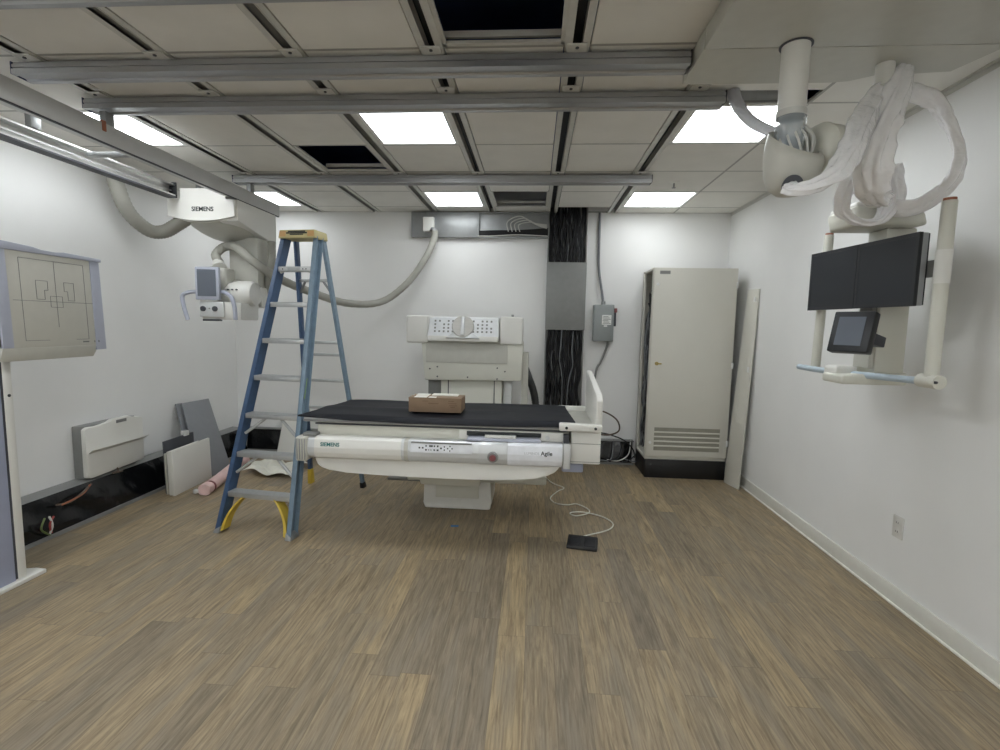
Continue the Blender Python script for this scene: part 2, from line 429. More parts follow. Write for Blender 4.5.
# sprinkler
t = thing('sprinkler', 'small round ceiling sprinkler left of the back right light', 'sprinkler', (1.09, 4.235, ZC))
MB().lathe([(.002, ZC - .012), (.03, ZC - .01), (.042, ZC - .001), (.042, ZC + .001)], (1.09, 4.235, 0)).build('escutcheon', 'white', t)
MB().cyl((1.09, 4.235, ZC - .045), (1.09, 4.235, ZC - .008), .007, n=10).cyl((1.09, 4.235, ZC - .048), (1.09, 4.235, ZC - .045), .016, n=12).build('nozzle', 'steel', t)

# ================================================================ CEILING RAILS
def rail(y, x0, x1, label, brk):
    t = thing('ceiling_rail', label, 'ceiling rail', ((x0 + x1) / 2, y + .05, 2.555), 'aluminium rails across the ceiling')
    p = [(y, 2.578), (y + .012, 2.578), (y + .012, 2.585), (y + .004, 2.585), (y + .004, 2.600), (y + .012, 2.600), (y + .012, 2.611),
         (y + .088, 2.611), (y + .088, 2.585), (y + .1, 2.585), (y + .1, 2.555), (y + .075, 2.555), (y + .068, 2.562), (y + .03, 2.562), (y + .024, 2.555), (y, 2.555)]
    MB().prism(p, 'x', x0, x1).build('profile', 'alu', t)
    MB().box(x0 - .006, x0, y + .002, y + .098, 2.556, 2.612, .002).build('end_cap', 'navy', t)
    MB().box(x1, x1 + .006, y + .002, y + .098, 2.556, 2.612, .002).build('end_cap', 'charcoal', t)
    for x in brk:
        b = MB().box(x - .042, x + .042, y - .045, y + .09, 2.612, 2.620, .002).build('mounting_plate', 'strut', t)
        MB().cyl((x, y - .025, 2.608), (x, y - .025, 2.6125), .008, n=6).build('bolt', 'charcoal', b)
    return t
rail(2.25, -2.43, .622, 'long thick aluminium ceiling rail in front, its right end meeting the white canopy', STRUTS[1:6])
rail(1.70, -2.43, .622, 'short stretch of aluminium ceiling rail at the very top left corner', STRUTS[1:6])
rail(2.615, -2.43, .90, 'aluminium ceiling rail in the middle, just in front of the large lights', STRUTS[1:])
rail(3.985, -2.46, .86, 'farthest aluminium ceiling rail, above the ladder top', STRUTS[1:])

# ================================================================ CANOPY SLAB AND COLUMN STAND (right)
ZS = 2.54
t = thing('ceiling_canopy', 'large flat white canopy slab under the ceiling at upper right', 'ceiling canopy', (1.29, .6, ZS))
MB()  .box(.634, XR - .06, .2, 2.115, ZS, ZC - .006, .004).build('front_panel', 'greyw', t)
pl = [(.634, 2.119), (XR - .20, 2.119), (XR - .26, 2.32), (1.52, 2.34), (1.42, 2.345), (1.34, 2.395), (1.27, 2.405), (.634, 2.405)]
MB().prism(pl, 'z', ZS + .001, ZC - .006).build('rear_panel', 'greyw', t)
MB().lathe([(.059, ZS - .001), (.059, ZS - .004), (.053, ZS - .004)], (.973, 2.10, 0), n=36).build('opening_ring', 'charcoal', t)

t = thing('ceiling_column', 'white ceiling tube with a round swivel hub and drum, hanging at right', 'ceiling column', (.965, 2.09, ZS))
MB().cyl((.973, 2.10, ZS - .003), (.973, 2.10, 2.275), .050, n=40).build('tube', 'white', t)
MB().lathe([(.0505, 2.272), (.054, 2.274), (.054, 2.297), (.0505, 2.299)], (.973, 2.10, 0), n=40).build('collar', 'cabw', t)
MB().lathe([(.050, 2.10), (.053, 2.2), (.055, 2.272)], (.973, 2.10, 0), n=30).build('plastic_wrap', 'plastic2', t)
# hub: hollow shell with an opening at the top
hc = V((.993, 2.10, 2.128))
h = MB(); rs = []
n = 48
prof = [(.02, -.150), (.055, -.142), (.083, -.118), (.099, -.075), (.105, -.02), (.105, .03), (.101, .075), (.093, .118), (.085, .118), (.092, .07), (.095, 0), (.088, -.06), (.03, -.075)]
for q_, (r, z) in enumerate(prof):
    ring = []
    for k in range(n):
        th = k * 2 * PI / n; c_ = -math.sin(th - .35)                 # 1 on the side that is cut open
        top = .125 - .070 * (c_ + 1)
        zz = z if z < -.05 else (-.05 + (z + .05) * (top + .05) / .168)
        ring.append(hc + V((r * math.cos(th), r * math.sin(th), zz)))
    rs.append(ring)
h.rings(rs); hub = h.build('hub_housing', 'greyw', t)
MB().cyl((.952, 2.000, 1.997), (.965, 2.04, 2.0), .034, n=28).build('port', 'charcoal', hub)
w = MB()
for k in range(9):
    a = PI + .45 * k
    w.tube([hc + V((.04 * math.cos(a), .03 * math.sin(a), .11)), hc + V((.07 * math.cos(a + .4), .065 * math.sin(a + .4), .05)), hc + V((.05 * math.cos(a + .9), .06 * math.sin(a + .9), -.03))], .0045, 6, 5)
o = w.build('wiring', 'cabw', t); o['kind'] = 'stuff'
# drum
d = MB(); ax0 = V((1.075, 2.13, 2.155)); axd = V((.97, .22, .04)).normalized()
prf = [(-.012, .035), (-.006, .075), (.010, .100), (.030, .109), (.040, .106), (.09, .102), (.13, .092), (.165, .072), (.175, .04)]
a_ = axd.orthogonal().normalized(); b_ = axd.cross(a_)
d.rings([[ax0 + axd * s_ + (a_ * math.cos(k * 2 * PI / 40) + b_ * math.sin(k * 2 * PI / 40)) * r for k in range(40)] for s_, r in prf])
drum = d.build('swivel_drum', 'cream', t)

def crumple(seed, amp=.36, flat=.66):
    rnd = random.Random(seed)
    A_ = [(rnd.randint(3, 7), rnd.uniform(0, 6.3), rnd.uniform(-8, 8), rnd.uniform(.7, 1)) for _ in range(3)]
    B_ = [(rnd.uniform(14, 34), rnd.randint(1, 3), rnd.uniform(0, 6.3), rnd.uniform(4, 11), rnd.uniform(0, 6.3)) for _ in range(4)]
    ro = rnd.uniform(0, 6.3); tw = rnd.uniform(-3, 3)
    def f(u, th, i):
        g = th + ro + tw * u
        e = 1 / math.sqrt(math.cos(g) ** 2 + (math.sin(g) / flat) ** 2) * 1.12
        fold = sum(w_ * (1 - 2 * abs(math.sin(k_ * th / 2 + p_ + t_ * u + .5 * math.sin(9 * u + p_)))) for k_, p_, t_, w_ in A_) / 3
        wr = sum((1 - 2 * abs(math.sin(w_ * u + k_ * th + p_))) * max(0, math.sin(m_ * u + p2 + th)) for w_, k_, p_, m_, p2 in B_) / 4
        return e * (1 + amp * (.95 * fold + .8 * wr))
    return f
def sleeve(name, label, pts, r, seed, material='plastic', amp=.36, sub=9):
    o = MB().tube(pts, r, 44, 22, crumple(seed, amp)).build(name, material, sharp=2.2)
    return tag(o, label, 'plastic sleeve', 'crumpled plastic sleeves on the ceiling arms')
sleeve('plastic_sleeve', 'crumpled white plastic sleeve swinging down left to the swivel hub port',
       [(1.41, 2.26, 2.46), (1.328, 2.196, 2.363), (1.236, 2.107, 2.245), (1.155, 2.015, 2.118), (1.070, 1.950, 2.018), (.985, 1.928, 1.970), (.938, 1.950, 1.966), (.930, 2.005, 1.988)],
       lambda u: (.030 + .024 * math.sin(PI * min(1, u * 1.45))) * (1 - .32 * u), 3)
sleeve('plastic_sleeve', 'thick white plastic sleeve hanging straight down onto the monitor arm',
       [(1.475, 2.245, 2.52), (1.42, 2.20, 2.40), (1.36, 2.18, 2.26), (1.345, 2.195, 2.13), (1.40, 2.26, 2.045), (1.49, 2.35, 2.03), (1.545, 2.43, 2.10), (1.53, 2.41, 2.24)],
       lambda u: .032 + .030 * math.sin(PI * min(1, u * 1.15)), 5)
sleeve('plastic_sleeve', 'long white plastic sleeve looping out to the right against the wall',
       [(1.47, 2.36, 2.49), (1.58, 2.33, 2.455), (1.66, 2.325, 2.425), (1.715, 2.32, 2.345), (1.765, 2.315, 2.24), (1.765, 2.31, 2.14), (1.75, 2.36, 2.07), (1.69, 2.44, 2.015), (1.60, 2.52, 2.03)],
       lambda u: .036 + .006 * math.sin(9 * u), 8)
sleeve('plastic_sleeve', 'loose loop of white plastic sleeve draped over the monitor bracket end',
       [(1.47, 2.33, 2.30), (1.37, 2.36, 2.12), (1.37, 2.42, 2.01), (1.46, 2.45, 1.955), (1.57, 2.47, 1.965), (1.62, 2.48, 2.06), (1.58, 2.45, 2.2)],
       lambda u: .033 + .012 * math.sin(7 * u + 1), 12)
sleeve('cable_sleeve', 'thin greyish plastic cable sleeve curving across the right ceiling light',
       [(.943, 2.649, 2.618), (.95, 2.59, 2.523), (.967, 2.479, 2.415), (.983, 2.319, 2.311), (.995, 2.20, 2.25)], lambda u: .026, 17, 'haze', .1)

# ---- monitor suspension
t = thing('monitor_suspension', 'cream mast with handle frame carrying the monitors, hung by the right wall', 'monitor arm', (1.76, 2.65, 1.19))
MB().cyl((1.40, 2.25, ZS - .002), (1.40, 2.25, 2.42), .034, n=32).build('ceiling_tube', 'white', t)
MB().lathe([(.035, 2.41), (.041, 2.413), (.041, 2.45), (.035, 2.453)], (1.40, 2.25, 0), n=32).build('collar', 'cabw', t)
MB().box(1.41, 1.50, 2.27, 2.36, 2.43, 2.48, .008).build('arm_joint', 'charcoal', t)
MB().tube([(1.40, 2.25, 2.42), (1.41, 2.30, 2.28), (1.50, 2.45, 2.12), (1.62, 2.6, 2.02)], .03, 16, 8).build('spring_arm', 'white', t)
yk = MB(); yk.hexa([(1.51, 2.52, 1.955), (1.83, 2.52, 1.955), (1.83, 2.76, 1.955), (1.51, 2.76, 1.955), (1.49, 2.52, 2.045), (1.81, 2.52, 2.02), (1.81, 2.76, 2.02), (1.49, 2.76, 2.045)], .018, 3)
yk.build('yoke', 'cream', t)
MB().box(1.50, 1.62, 2.53, 2.75, 2.03, 2.065, .015, 3).build('yoke_cap', 'white', t)
MB().box(1.69, 1.83, 2.59, 2.73, 1.24, 1.955, .008).build('mast', 'cream', t)
MB().box(1.665, 1.69, 2.60, 2.72, 1.27, 1.47, .003).build('mast_cover', 'greyw', t)
MB().box(1.655, 1.665, 2.625, 2.66, 1.385, 1.425, .002).build('socket', 'black', t)
MB().hexa([(1.53, 2.57, 1.19), (1.84, 2.57, 1.19), (1.84, 2.75, 1.19), (1.53, 2.75, 1.19), (1.53, 2.57, 1.235), (1.84, 2.57, 1.255), (1.84, 2.75, 1.255), (1.53, 2.75, 1.235)], .012, 3).build('foot', 'cream', t)
jb = MB().box(1.545, 1.655, 2.66, 2.77, 1.195, 1.275, .018, 3).build('joint_block', 'white', t)
MB().cyl((1.60, 2.655, 1.22), (1.60, 2.663, 1.22), .009, n=12).build('screw', 'charcoal', jb)
MB().tube([(1.70, 2.22, 1.245), (1.68, 2.40, 1.24), (1.63, 2.70, 1.235), (1.595, 2.92, 1.235), (1.57, 3.06, 1.24)], .016, 16, 6).build('handle_bar', 'paleblue', t)
elb = MB().tube([(1.70, 2.30, 1.245), (1.702, 2.2, 1.245)], .03, 20, 1).build('elbow', 'cream', t)
MB().cyl((1.68, 2.196, 1.245), (1.69, 2.2, 1.245), .006, n=8).build('screw', 'charcoal', elb)
MB().cyl((1.705, 2.25, 1.245), (1.708, 2.255, 2.00), .027, n=24).build('post', 'cream', t)
MB().cyl((1.7065, 2.2535, 1.66), (1.707, 2.254, 1.80), .0295, n=24).build('clamp', 'white', t)
MB().cyl((1.708, 2.255, 2.0), (1.708, 2.255, 2.012), .023, n=20).build('post_cap', 'rust', t)
MB().cyl((1.625, 2.99, 1.24), (1.645, 2.995, 1.99), .024, n=24).build('post', 'cream', t)
MB().cyl((1.645, 2.995, 1.99), (1.6452, 2.995, 2.0), .02, n=20).build('post_cap', 'rust', t)
MB().box(1.70, 1.735, 2.28, 2.98, 1.695, 1.765, .004).build('crossbar', 'steeld', t)
for q in ((1.684, 1.705, 2.42, 2.54, 1.67, 1.79), (1.646, 1.705, 2.79, 2.91, 1.67, 1.79), (1.668, 1.692, 2.61, 2.71, 1.47, 1.60)): MB().box(*q, .003).build('mount_plate', 'steeld', t)

def monitor(c, label):
    """c = centre of the screen face; local x = viewer right, local y = away from the viewer"""
    X = V((.106, -.994, 0)); Y = V((.994, .106, 0)); W, H = .352, .318
    m = frame(c, X, Y)
    t = thing('monitor', label, 'monitor', c, 'pair of dark monitors')
    MB(m).box(-W / 2, W / 2, .004, .018, -H / 2, H / 2, .002).box(-W / 2, W / 2, 0, .004, H / 2 - .016, H / 2).box(-W / 2, W / 2, 0, .004, -H / 2, -H / 2 + .018)\
        .box(-W / 2, -W / 2 + .016, 0, .004, -H / 2 + .018, H / 2 - .016).box(W / 2 - .016, W / 2, 0, .004, -H / 2 + .018, H / 2 - .016).build('bezel', 'bezel', t)
    MB(m).box(-W / 2 + .016, W / 2 - .016, .001, .0045, -H / 2 + .018, H / 2 - .016).build('screen', 'screen', t)
    MB(m).box(-W / 2 + .001, W / 2 - .001, .018, .044, -H / 2 + .002, H / 2 - .002, .003).build('case', 'msilver', t)
    MB(m).box(-W / 2 + .003, W / 2 - .003, .044, .052, -H / 2 + .004, H / 2 - .004, .003).build('back_cover', 'bezel', t)
    return t
mc = V((1.6065, 2.665, 1.727)); X_ = V((.106, -.994, 0))
monitor(mc - X_ * .1775, 'dark monitor on the left of the pair, farther down the right wall')
monitor(mc + X_ * .1775, 'dark monitor on the right of the pair, nearest the viewer')
# touch panel
X = V((.09, -.148, 0)).normalized(); Zt = V((.045, .02, .185)).normalized(); Yt = Zt.cross(X)
c = V((1.470, 2.442, 1.453)); m = frame(c, X, Yt)
t = thing('touch_panel', 'small tilted touch panel in a dark frame below the two monitors', 'touch panel', c)
MB(m).box(-.088, .088, .002, .05, -.098, .098, .006).build('housing', 'bezel', t)
MB(m).box(-.060, .056, -.001, .003, -.068, .070).build('screen', 'screen2', t)
MB(m).hexa([(-.02, .05, -.03), (.03, .05, -.03), (.05, .22, -.02), (.0, .22, -.02), (-.02, .05, .03), (.03, .05, .03), (.05, .22, .03), (.0, .22, .03)], .004).build('bracket', 'charcoal', t)

# outlet on the right wall
t = thing('wall_outlet', 'small white electrical outlet plate low on the right wall', 'outlet', (XR - .004, 2.702, .36))
MB().box(XR - .008, XR, 2.667, 2.739, .36, .478, .002).build('plate', 'outlet', t)
for z in (.395, .443):
    r = MB().cyl((XR - .0105, 2.703, z), (XR - .007, 2.703, z), .0165, n=20).build('receptacle', 'outlet', t)
    MB().box(XR - .0115, XR - .010, 2.695, 2.697, z - .005, z + .006).box(XR - .0115, XR - .010, 2.708, 2.710, z - .005, z + .006).build('slot', 'ink', r)

# ================================================================ OVERHEAD TUBE CRANE (left)
t = thing('tube_crane', 'overhead equipment bridge with carriage and hanging tube head at left', 'x-ray crane', (-2.5, 3.6, 1.45))
MB().prism([(-2.36, 2.375), (-2.30, 2.375), (-2.30, 2.475), (-2.345, 2.475), (-2.345, 2.468), (-2.36, 2.468)], 'y', .6, 4.42, .003).build('bridge_beam', 'aluy', t)
MB().box(-2.316, -2.302, .6, 4.415, 2.369, 2.375).build('beam_track', 'charcoal', t)
ch = [(-2.80, 2.37), (-2.735, 2.37), (-2.735, 2.382), (-2.785, 2.382), (-2.785, 2.41), (-2.765, 2.41), (-2.765, 2.418), (-2.785, 2.418), (-2.785, 2.45), (-2.74, 2.45), (-2.74, 2.458), (-2.765, 2.47), (-2.80, 2.47)]
MB().prism(ch, 'y', .6, 3.70).build('bridge_channel', 'bright', t)
MB().box(-2.806, -2.73, .6, 3.70, 2.360, 2.370).build('channel_edge', 'charcoal', t)
MB().box(-2.806, -2.73, 3.70, 3.712, 2.360, 2.474, .002).build('channel_end_cap', 'black', t)
for y in (2.665, 4.035):
    for x in (-2.34, -2.77):
        w_ = MB().box(x - .018, x + .018, y - .03, y + .03, 2.474, 2.552, .004).build('trolley', 'steel', t)
MB().box(-2.735, -2.36, 2.95, 2.985, 2.42, 2.445, .004).build('cross_tie', 'steel', t)
lt = MB().box(-2.312, -2.296, 2.585, 2.61, 2.43, 2.485, .003).build('tag_strip', 'rust', t)
# carriage: upper cover
cv = MB(); n = 14
def arc(x, lo, sag): return lo - sag * (1 - ((x + 2.565) / .265) ** 2)
rings = []
for y, lo, sag, x0, x1 in ((3.73, 2.225, .028, -2.83, -2.30), (3.715, 2.225, .028, -2.82, -2.31)):
    pass
poly = [(-2.365, 2.36), (-2.365, 2.44), (-2.725, 2.44), (-2.725, 2.362), (-2.83, 2.362)] + [(-2.83 + .53 * k / n, arc(-2.83 + .53 * k / n, 2.235, .035)) for k in range(n + 1)] + [(-2.30, 2.36)]
cv.prism(poly, 'y', 3.735, 4.33)
cv.build('carriage_cover', 'white', t)
# right shoulder panel, dropping lower to the back
MB().hexa([(-2.44, 3.76, 2.20), (-2.285, 3.76, 2.205), (-2.285, 4.33, 2.105), (-2.44, 4.33, 2.105), (-2.44, 3.76, 2.365), (-2.285, 3.76, 2.365), (-2.285, 4.33, 2.365), (-2.44, 4.33, 2.365)], .01).build('carriage_side', 'white', t)
# bowl under the carriage
bw = MB(); rs = []
for z, rx, ry, yc in ((2.235, .26, .27, 4.02), (2.19, .245, .26, 4.03), (2.15, .20, .22, 4.06), (2.115, .14, .17, 4.10), (2.10, .08, .10, 4.12)):
    rs.append([(-2.545 + rx * math.cos(k * 2 * PI / 40), yc + ry * math.sin(k * 2 * PI / 40), z) for k in range(40)])
bw.rings(rs).build('carriage_bowl', 'greyw', t)
text('lettering', 'SIEMENS', .046, (-2.55, 3.7335, 2.285), (1, 0, 0), (0, 0, 1), 'ink', t, 1.02, .0012)
# telescopic column
MB().box(-2.55, -2.305, 4.05, 4.29, 1.72, 2.13, .008).build('column_upper', 'greyw', t)
MB().box(-2.48, -2.29, 4.07, 4.27, 1.56, 1.725, .012).build('column_lower', 'white', t)
# arm and tube
MB().cyl((-2.43, 4.06, 1.67), (-2.43, 3.90, 1.67), .10, n=30, bev=.012).build('pivot', 'greyw', t)
tb = MB(); tb.rings([[V((-2.535 + s_, 3.88 + .02 * s_, 1.66)) + V((0, r * math.cos(k * 2 * PI / 30), r * math.sin(k * 2 * PI / 30))) for k in range(30)]
                     for s_, r in ((0, .04), (.01, .075), (.12, .088), (.17, .10), (.27, .10), (.30, .088), (.31, .05))])
tube_o = tb.build('tube_housing', 'white', t)
for k in range(3): MB().cyl((-2.40 + .035 * k, 3.774, 1.685), (-2.40 + .035 * k, 3.79, 1.685), .006, n=8).build('screw', 'charcoal', tube_o)
MB().box(-2.57, -2.43, 3.80, 3.95, 1.64, 1.86, .025, 3).build('head_body', 'greyw', t)
MB().cyl((-2.52, 3.87, 1.86), (-2.55, 3.90, 1.905), .055, .042, n=24).build('hose_connector', 'white', t)
col = MB().hexa([(-2.59, 3.74, 1.45), (-2.27, 3.74, 1.45), (-2.27, 3.98, 1.45), (-2.59, 3.98, 1.45), (-2.60, 3.73, 1.598), (-2.265, 3.73, 1.58), (-2.265, 3.98, 1.58), (-2.60, 3.98, 1.598)], .008).build('collimator', 'white', t)
MB().box(-2.592, -2.40, 3.716, 3.732, 1.47, 1.585, .003).build('control_face', 'silver', col)
for x in (-2.56, -2.465):
    MB().cyl((x, 3.700, 1.532), (x, 3.718, 1.532), .020, n=20, bev=.003).build('knob', 'charcoal', col)
MB().cyl((-2.512, 3.712, 1.534), (-2.512, 3.717, 1.534), .006, n=10).build('button', 'steeld', col)
MB().box(-2.575, -2.44, 3.722, 3.76, 1.438, 1.452, .002).build('lower_rail', 'charcoal', t)
dm = frame((-2.515, 3.70, 1.725), (1, .10, 0), (-.1, 1, 0))
dsp = MB(dm).box(-.09, .09, 0, .03, -.125, .125, .006).build('display', 'lav', t)
MB(dm).box(-.072, .068, -.002, .001, -.098, .105).build('display_screen', 'screen2', dsp)
MB().lathe([(.01, -.015), (.062, -.01), (.062, .01), (.01, .02)], (-2.635, 3.82, 1.70), axis='x', n=24).build('side_knob', 'lav', t)
for pts in ([(-2.57, 3.80, 1.66), (-2.64, 3.72, 1.66), (-2.71, 3.70, 1.635), (-2.71, 3.70, 1.56), (-2.68, 3.70, 1.445)],
            [(-2.43, 3.76, 1.665), (-2.36, 3.70, 1.65), (-2.295, 3.66, 1.615), (-2.275, 3.66, 1.54), (-2.27, 3.66, 1.45)]):
    MB().tube(pts, .015, 14, 6).build('handle', 'lav', t)

def corrug(freq, amp=.05):
    return lambda u, th, i: 1 + amp * (1 if i % 2 else -1)
h = MB().tube([(-2.53, 3.89, 1.90), (-2.585, 3.93, 1.97), (-2.55, 4.0, 2.045), (-2.42, 3.96, 2.03), (-2.27, 3.90, 1.93), (-2.12, 4.02, 1.80), (-1.95, 4.3, 1.70), (-1.75, 4.6, 1.625), (-1.52, 4.9, 1.66), (-1.30, 5.05, 1.86), (-1.14, 5.15, 2.12), (-1.06, 5.20, 2.33), (-1.055, 5.20, 2.405)],
              .034, 18, 10, corrug(1, .03)).build('flexible_hose', 'hose', sharp=1.5)
tag(h, 'long grey flexible hose drooping behind the ladder to the duct on the back wall', 'hose')
h = MB().tube([(-3.14, 3.60, 2.60), (-3.14, 3.625, 2.45), (-3.13, 3.71, 2.26), (-3.09, 3.85, 2.15), (-3.02, 3.93, 2.15), (-2.93, 3.97, 2.215), (-2.82, 4.0, 2.30)], .052, 22, 12, corrug(1, .03)).build('flexible_hose', 'hose', sharp=1.5)
tag(h, 'thick grey hose hanging in a curve beside the left wall, into the carriage', 'hose')
h = MB().tube([(-2.235, 4.15, 2.115), (-2.24, 4.15, 1.95), (-2.285, 4.17, 1.80), (-2.315, 4.2, 1.66), (-2.35, 4.24, 1.60)], .032, 18, 10, corrug(1, .03)).build('flexible_hose', 'hose', sharp=1.5)
tag(h, 'short grey hose hanging straight down behind the left ladder rail', 'hose')

# ================================================================ WALL BUCKY STAND (far left)
t = thing('bucky_stand', 'upright detector stand with marked square panel at the left edge', 'detector stand', (-2.86, 2.28, 0))
MB().prism([(-2.735, 1.9), (-2.735, 2.525), (-2.80, 2.53), (-2.95, 2.49), (-3.02, 2.40), (-3.02, 1.9)], 'z', 0, .022, .003).build('base_plate', 'white', t)
MB().box(-2.98, -2.762, 1.95, 2.385, .022, 1.9, .004).build('post', 'lavd', t)
MB().box(-2.965, -2.755, 2.392, 2.437, .022, 1.9, .006).build('post_edge', 'white', t)
MB().box(-2.764, -2.7600, 2.382, 2.394, .03, 1.89).build('post_groove', 'charcoal', t)
MB().cyl((-2.756, 2.415, 1.03), (-2.752, 2.415, 1.03), .008, n=12).build('bolt', 'ink', t)
MB().box(-2.765, -2.70, 2.32, 2.44, 1.4, 1.65, .01).build('bracket', 'greyw', t)
# detector: faces +x
det = MB().hexa([(-2.72, 2.31, 1.283), (-2.65, 2.31, 1.283), (-2.65, 2.87, 1.283), (-2.72, 2.87, 1.283), (-2.72, 2.31, 1.785), (-2.665, 2.31, 1.785), (-2.665, 2.87, 1.785), (-2.72, 2.87, 1.785)], .004).build('detector_panel', 'panelg', t)
MB().hexa([(-2.715, 2.31, 1.215), (-2.67, 2.31, 1.215), (-2.67, 2.845, 1.215), (-2.715, 2.845, 1.215), (-2.715, 2.31, 1.284), (-2.648, 2.31, 1.284), (-2.648, 2.87, 1.284), (-2.715, 2.87, 1.284)], .004).build('detector_lower_edge', 'greyw', t)
tp = [(2.31, 1.782), (2.92, 1.782), (2.92, 1.800), (2.68, 1.808), (2.64, 1.798), (2.55, 1.80), (2.51, 1.813), (2.31, 1.825)]
MB().prism(tp, 'x', -2.715, -2.655, .003).build('detector_top_rim', 'lav', t)
MB().hexa([(-2.72, 2.845, 1.255), (-2.646, 2.845, 1.255), (-2.656, 2.925, 1.255), (-2.72, 2.925, 1.255), (-2.72, 2.845, 1.783), (-2.661, 2.845, 1.783), (-2.671, 2.92, 1.783), (-2.72, 2.92, 1.783)], .003).build('detector_side_rim', 'lav', t)
MB().hexa([(-2.70, 2.31, 1.284), (-2.645, 2.31, 1.284), (-2.645, 2.365, 1.284), (-2.70, 2.365, 1.284), (-2.70, 2.31, 1.783), (-2.66, 2.31, 1.783), (-2.66, 2.365, 1.783), (-2.70, 2.365, 1.783)], .003).build('detector_near_rim', 'lav', t)
lm = MB(); xl = -2.6495
def xface(z): return -2.65 - (z - 1.285) / .5 * .015 + .0006
def ln(y0, z0, y1, z1, w=.0025):
    xa, xb = xface(z0), xface(z1)
    if abs(y1 - y0) > abs(z1 - z0): lm.slab([(xa, y0, z0 - w / 2), (xb, y1, z1 - w / 2), (xb, y1, z1 + w / 2), (xa, y0, z0 + w / 2)], (.0006, 0, 0))
    else: lm.slab([(xa, y0 - w / 2, z0), (xa, y0 + w / 2, z0), (xb, y1 + w / 2, z1), (xb, y1 - w / 2, z1)], (.0006, 0, 0))
for a in ((2.43, 1.32, 2.43, 1.75), (2.80, 1.32, 2.80, 1.75), (2.43, 1.75, 2.80, 1.75), (2.43, 1.32, 2.56, 1.32), (2.72, 1.32, 2.80, 1.32), (2.62, 1.39, 2.62, 1.75), (2.385, 1.53, 2.855, 1.53),
          (2.585, 1.50, 2.655, 1.50), (2.585, 1.56, 2.655, 1.56), (2.585, 1.50, 2.585, 1.56), (2.655, 1.50, 2.655, 1.56),
          (2.51, 1.54, 2.51, 1.64), (2.51, 1.64, 2.575, 1.64), (2.575, 1.64, 2.575, 1.59), (2.575, 1.59, 2.555, 1.59), (2.555, 1.59, 2.555, 1.54), (2.555, 1.54, 2.51, 1.54),
          (2.67, 1.64, 2.73, 1.64), (2.73, 1.64, 2.73, 1.54), (2.73, 1.54, 2.69, 1.54), (2.69, 1.54, 2.69, 1.59), (2.69, 1.59, 2.67, 1.59), (2.67, 1.59, 2.67, 1.64)):
    ln(*a)
ln(2.76, 1.305, 2.80, 1.305, .008); ln(2.835, 1.305, 2.84, 1.305, .012); ln(2.86, 1.305, 2.87, 1.305, .012)
lm.build('markings', 'line', det)

# ================================================================ LEFT WALL: DUCT, HOLDER, PANELS
t = thing('floor_duct', 'open black cable duct running along the foot of the left wall', 'cable duct', (-3.21, 2.6, 0))
MB().box(XL + .002, -3.13, .2, YB - .12, 0, .012).box(XL + .002, XL + .012, .2, YB - .12, .012, .262).box(-3.135, -3.118, .2, YB - .12, 0, .022).build('tray', 'steeld', t)
MB().prism([(XL + .002, .262), (XL + .002, .272), (-3.25, .268), (-3.215, .255), (-3.22, .245), (-3.25, .256)], 'y', .2, YB - .12).build('top_lip', 'steeld', t)
def film(u, v):
    y = .25 + u * 4.95; z = .02 + .235 * v
    x = -3.14 - .075 * v ** 1.5 + .012 * math.sin(9 * y + 5 * v) * math.sin(PI * v) + .010 * math.sin(23 * y + 2 * v) * math.sin(PI * v)
    return (x, y, z)
MB().grid(film, 130, 10, (-.006, 0, 0)).build('black_liner', 'film', t)
for mt, pts in (('copper', [(-3.16, 3.00, .20), (-3.15, 3.10, .19), (-3.155, 3.22, .235), (-3.19, 3.30, .245)]), ('wire_o', [(-3.15, 3.03, .19), (-3.15, 3.18, .21), (-3.17, 3.27, .25)]),
                ('wire_g', [(-3.13, 2.92, .03), (-3.125, 2.86, .09), (-3.14, 2.9, .15)]), ('wire_r', [(-3.13, 2.93, .04), (-3.128, 2.92, .10), (-3.14, 2.96, .14)]), ('cabw', [(-3.13, 2.915, .035), (-3.126, 2.935, .09), (-3.14, 2.93, .15)])):
    MB().tube([(p[0] + .012, p[1], p[2]) for p in pts], .006, 8, 6).build('wire', mt, t)

t = thing('floor_duct', 'open black cable duct along the foot of the back wall', 'cable duct', (-.6, YB - .06, 0))
MB().box(-3.2, 1.08, YB - .10, YB - .002, 0, .012).box(-3.2, 1.08, YB - .012, YB - .002, .012, .25).box(-3.2, 1.08, YB - .105, YB - .092, 0, .022).build('tray', 'steeld', t)
MB().box(-3.2, 1.08, YB - .085, YB - .002, .245, .255, .002).build('top_lip', 'steeld', t)
MB().grid(lambda u, v: (-3.18 + 4.24 * u, YB - .085 + .05 * v ** 1.5 - .008 * math.sin(31 * u * 4) * math.sin(PI * v), .015 + .235 * v), 120, 8, (0, .005, 0)).build('black_liner', 'film', t)
for k in range(5):
    x = .62 + .09 * k
    MB().tube([(x, YB - .11, .03 + .01 * k), (x + .12, YB - .13, .05), (x + .22, YB - .12, .06 + .03 * k), (x + .25, YB - .06, .26)], .006, 8, 6).build('wire', ['cabg', 'cabd', 'cabw', 'cabd', 'cabg'][k], t)

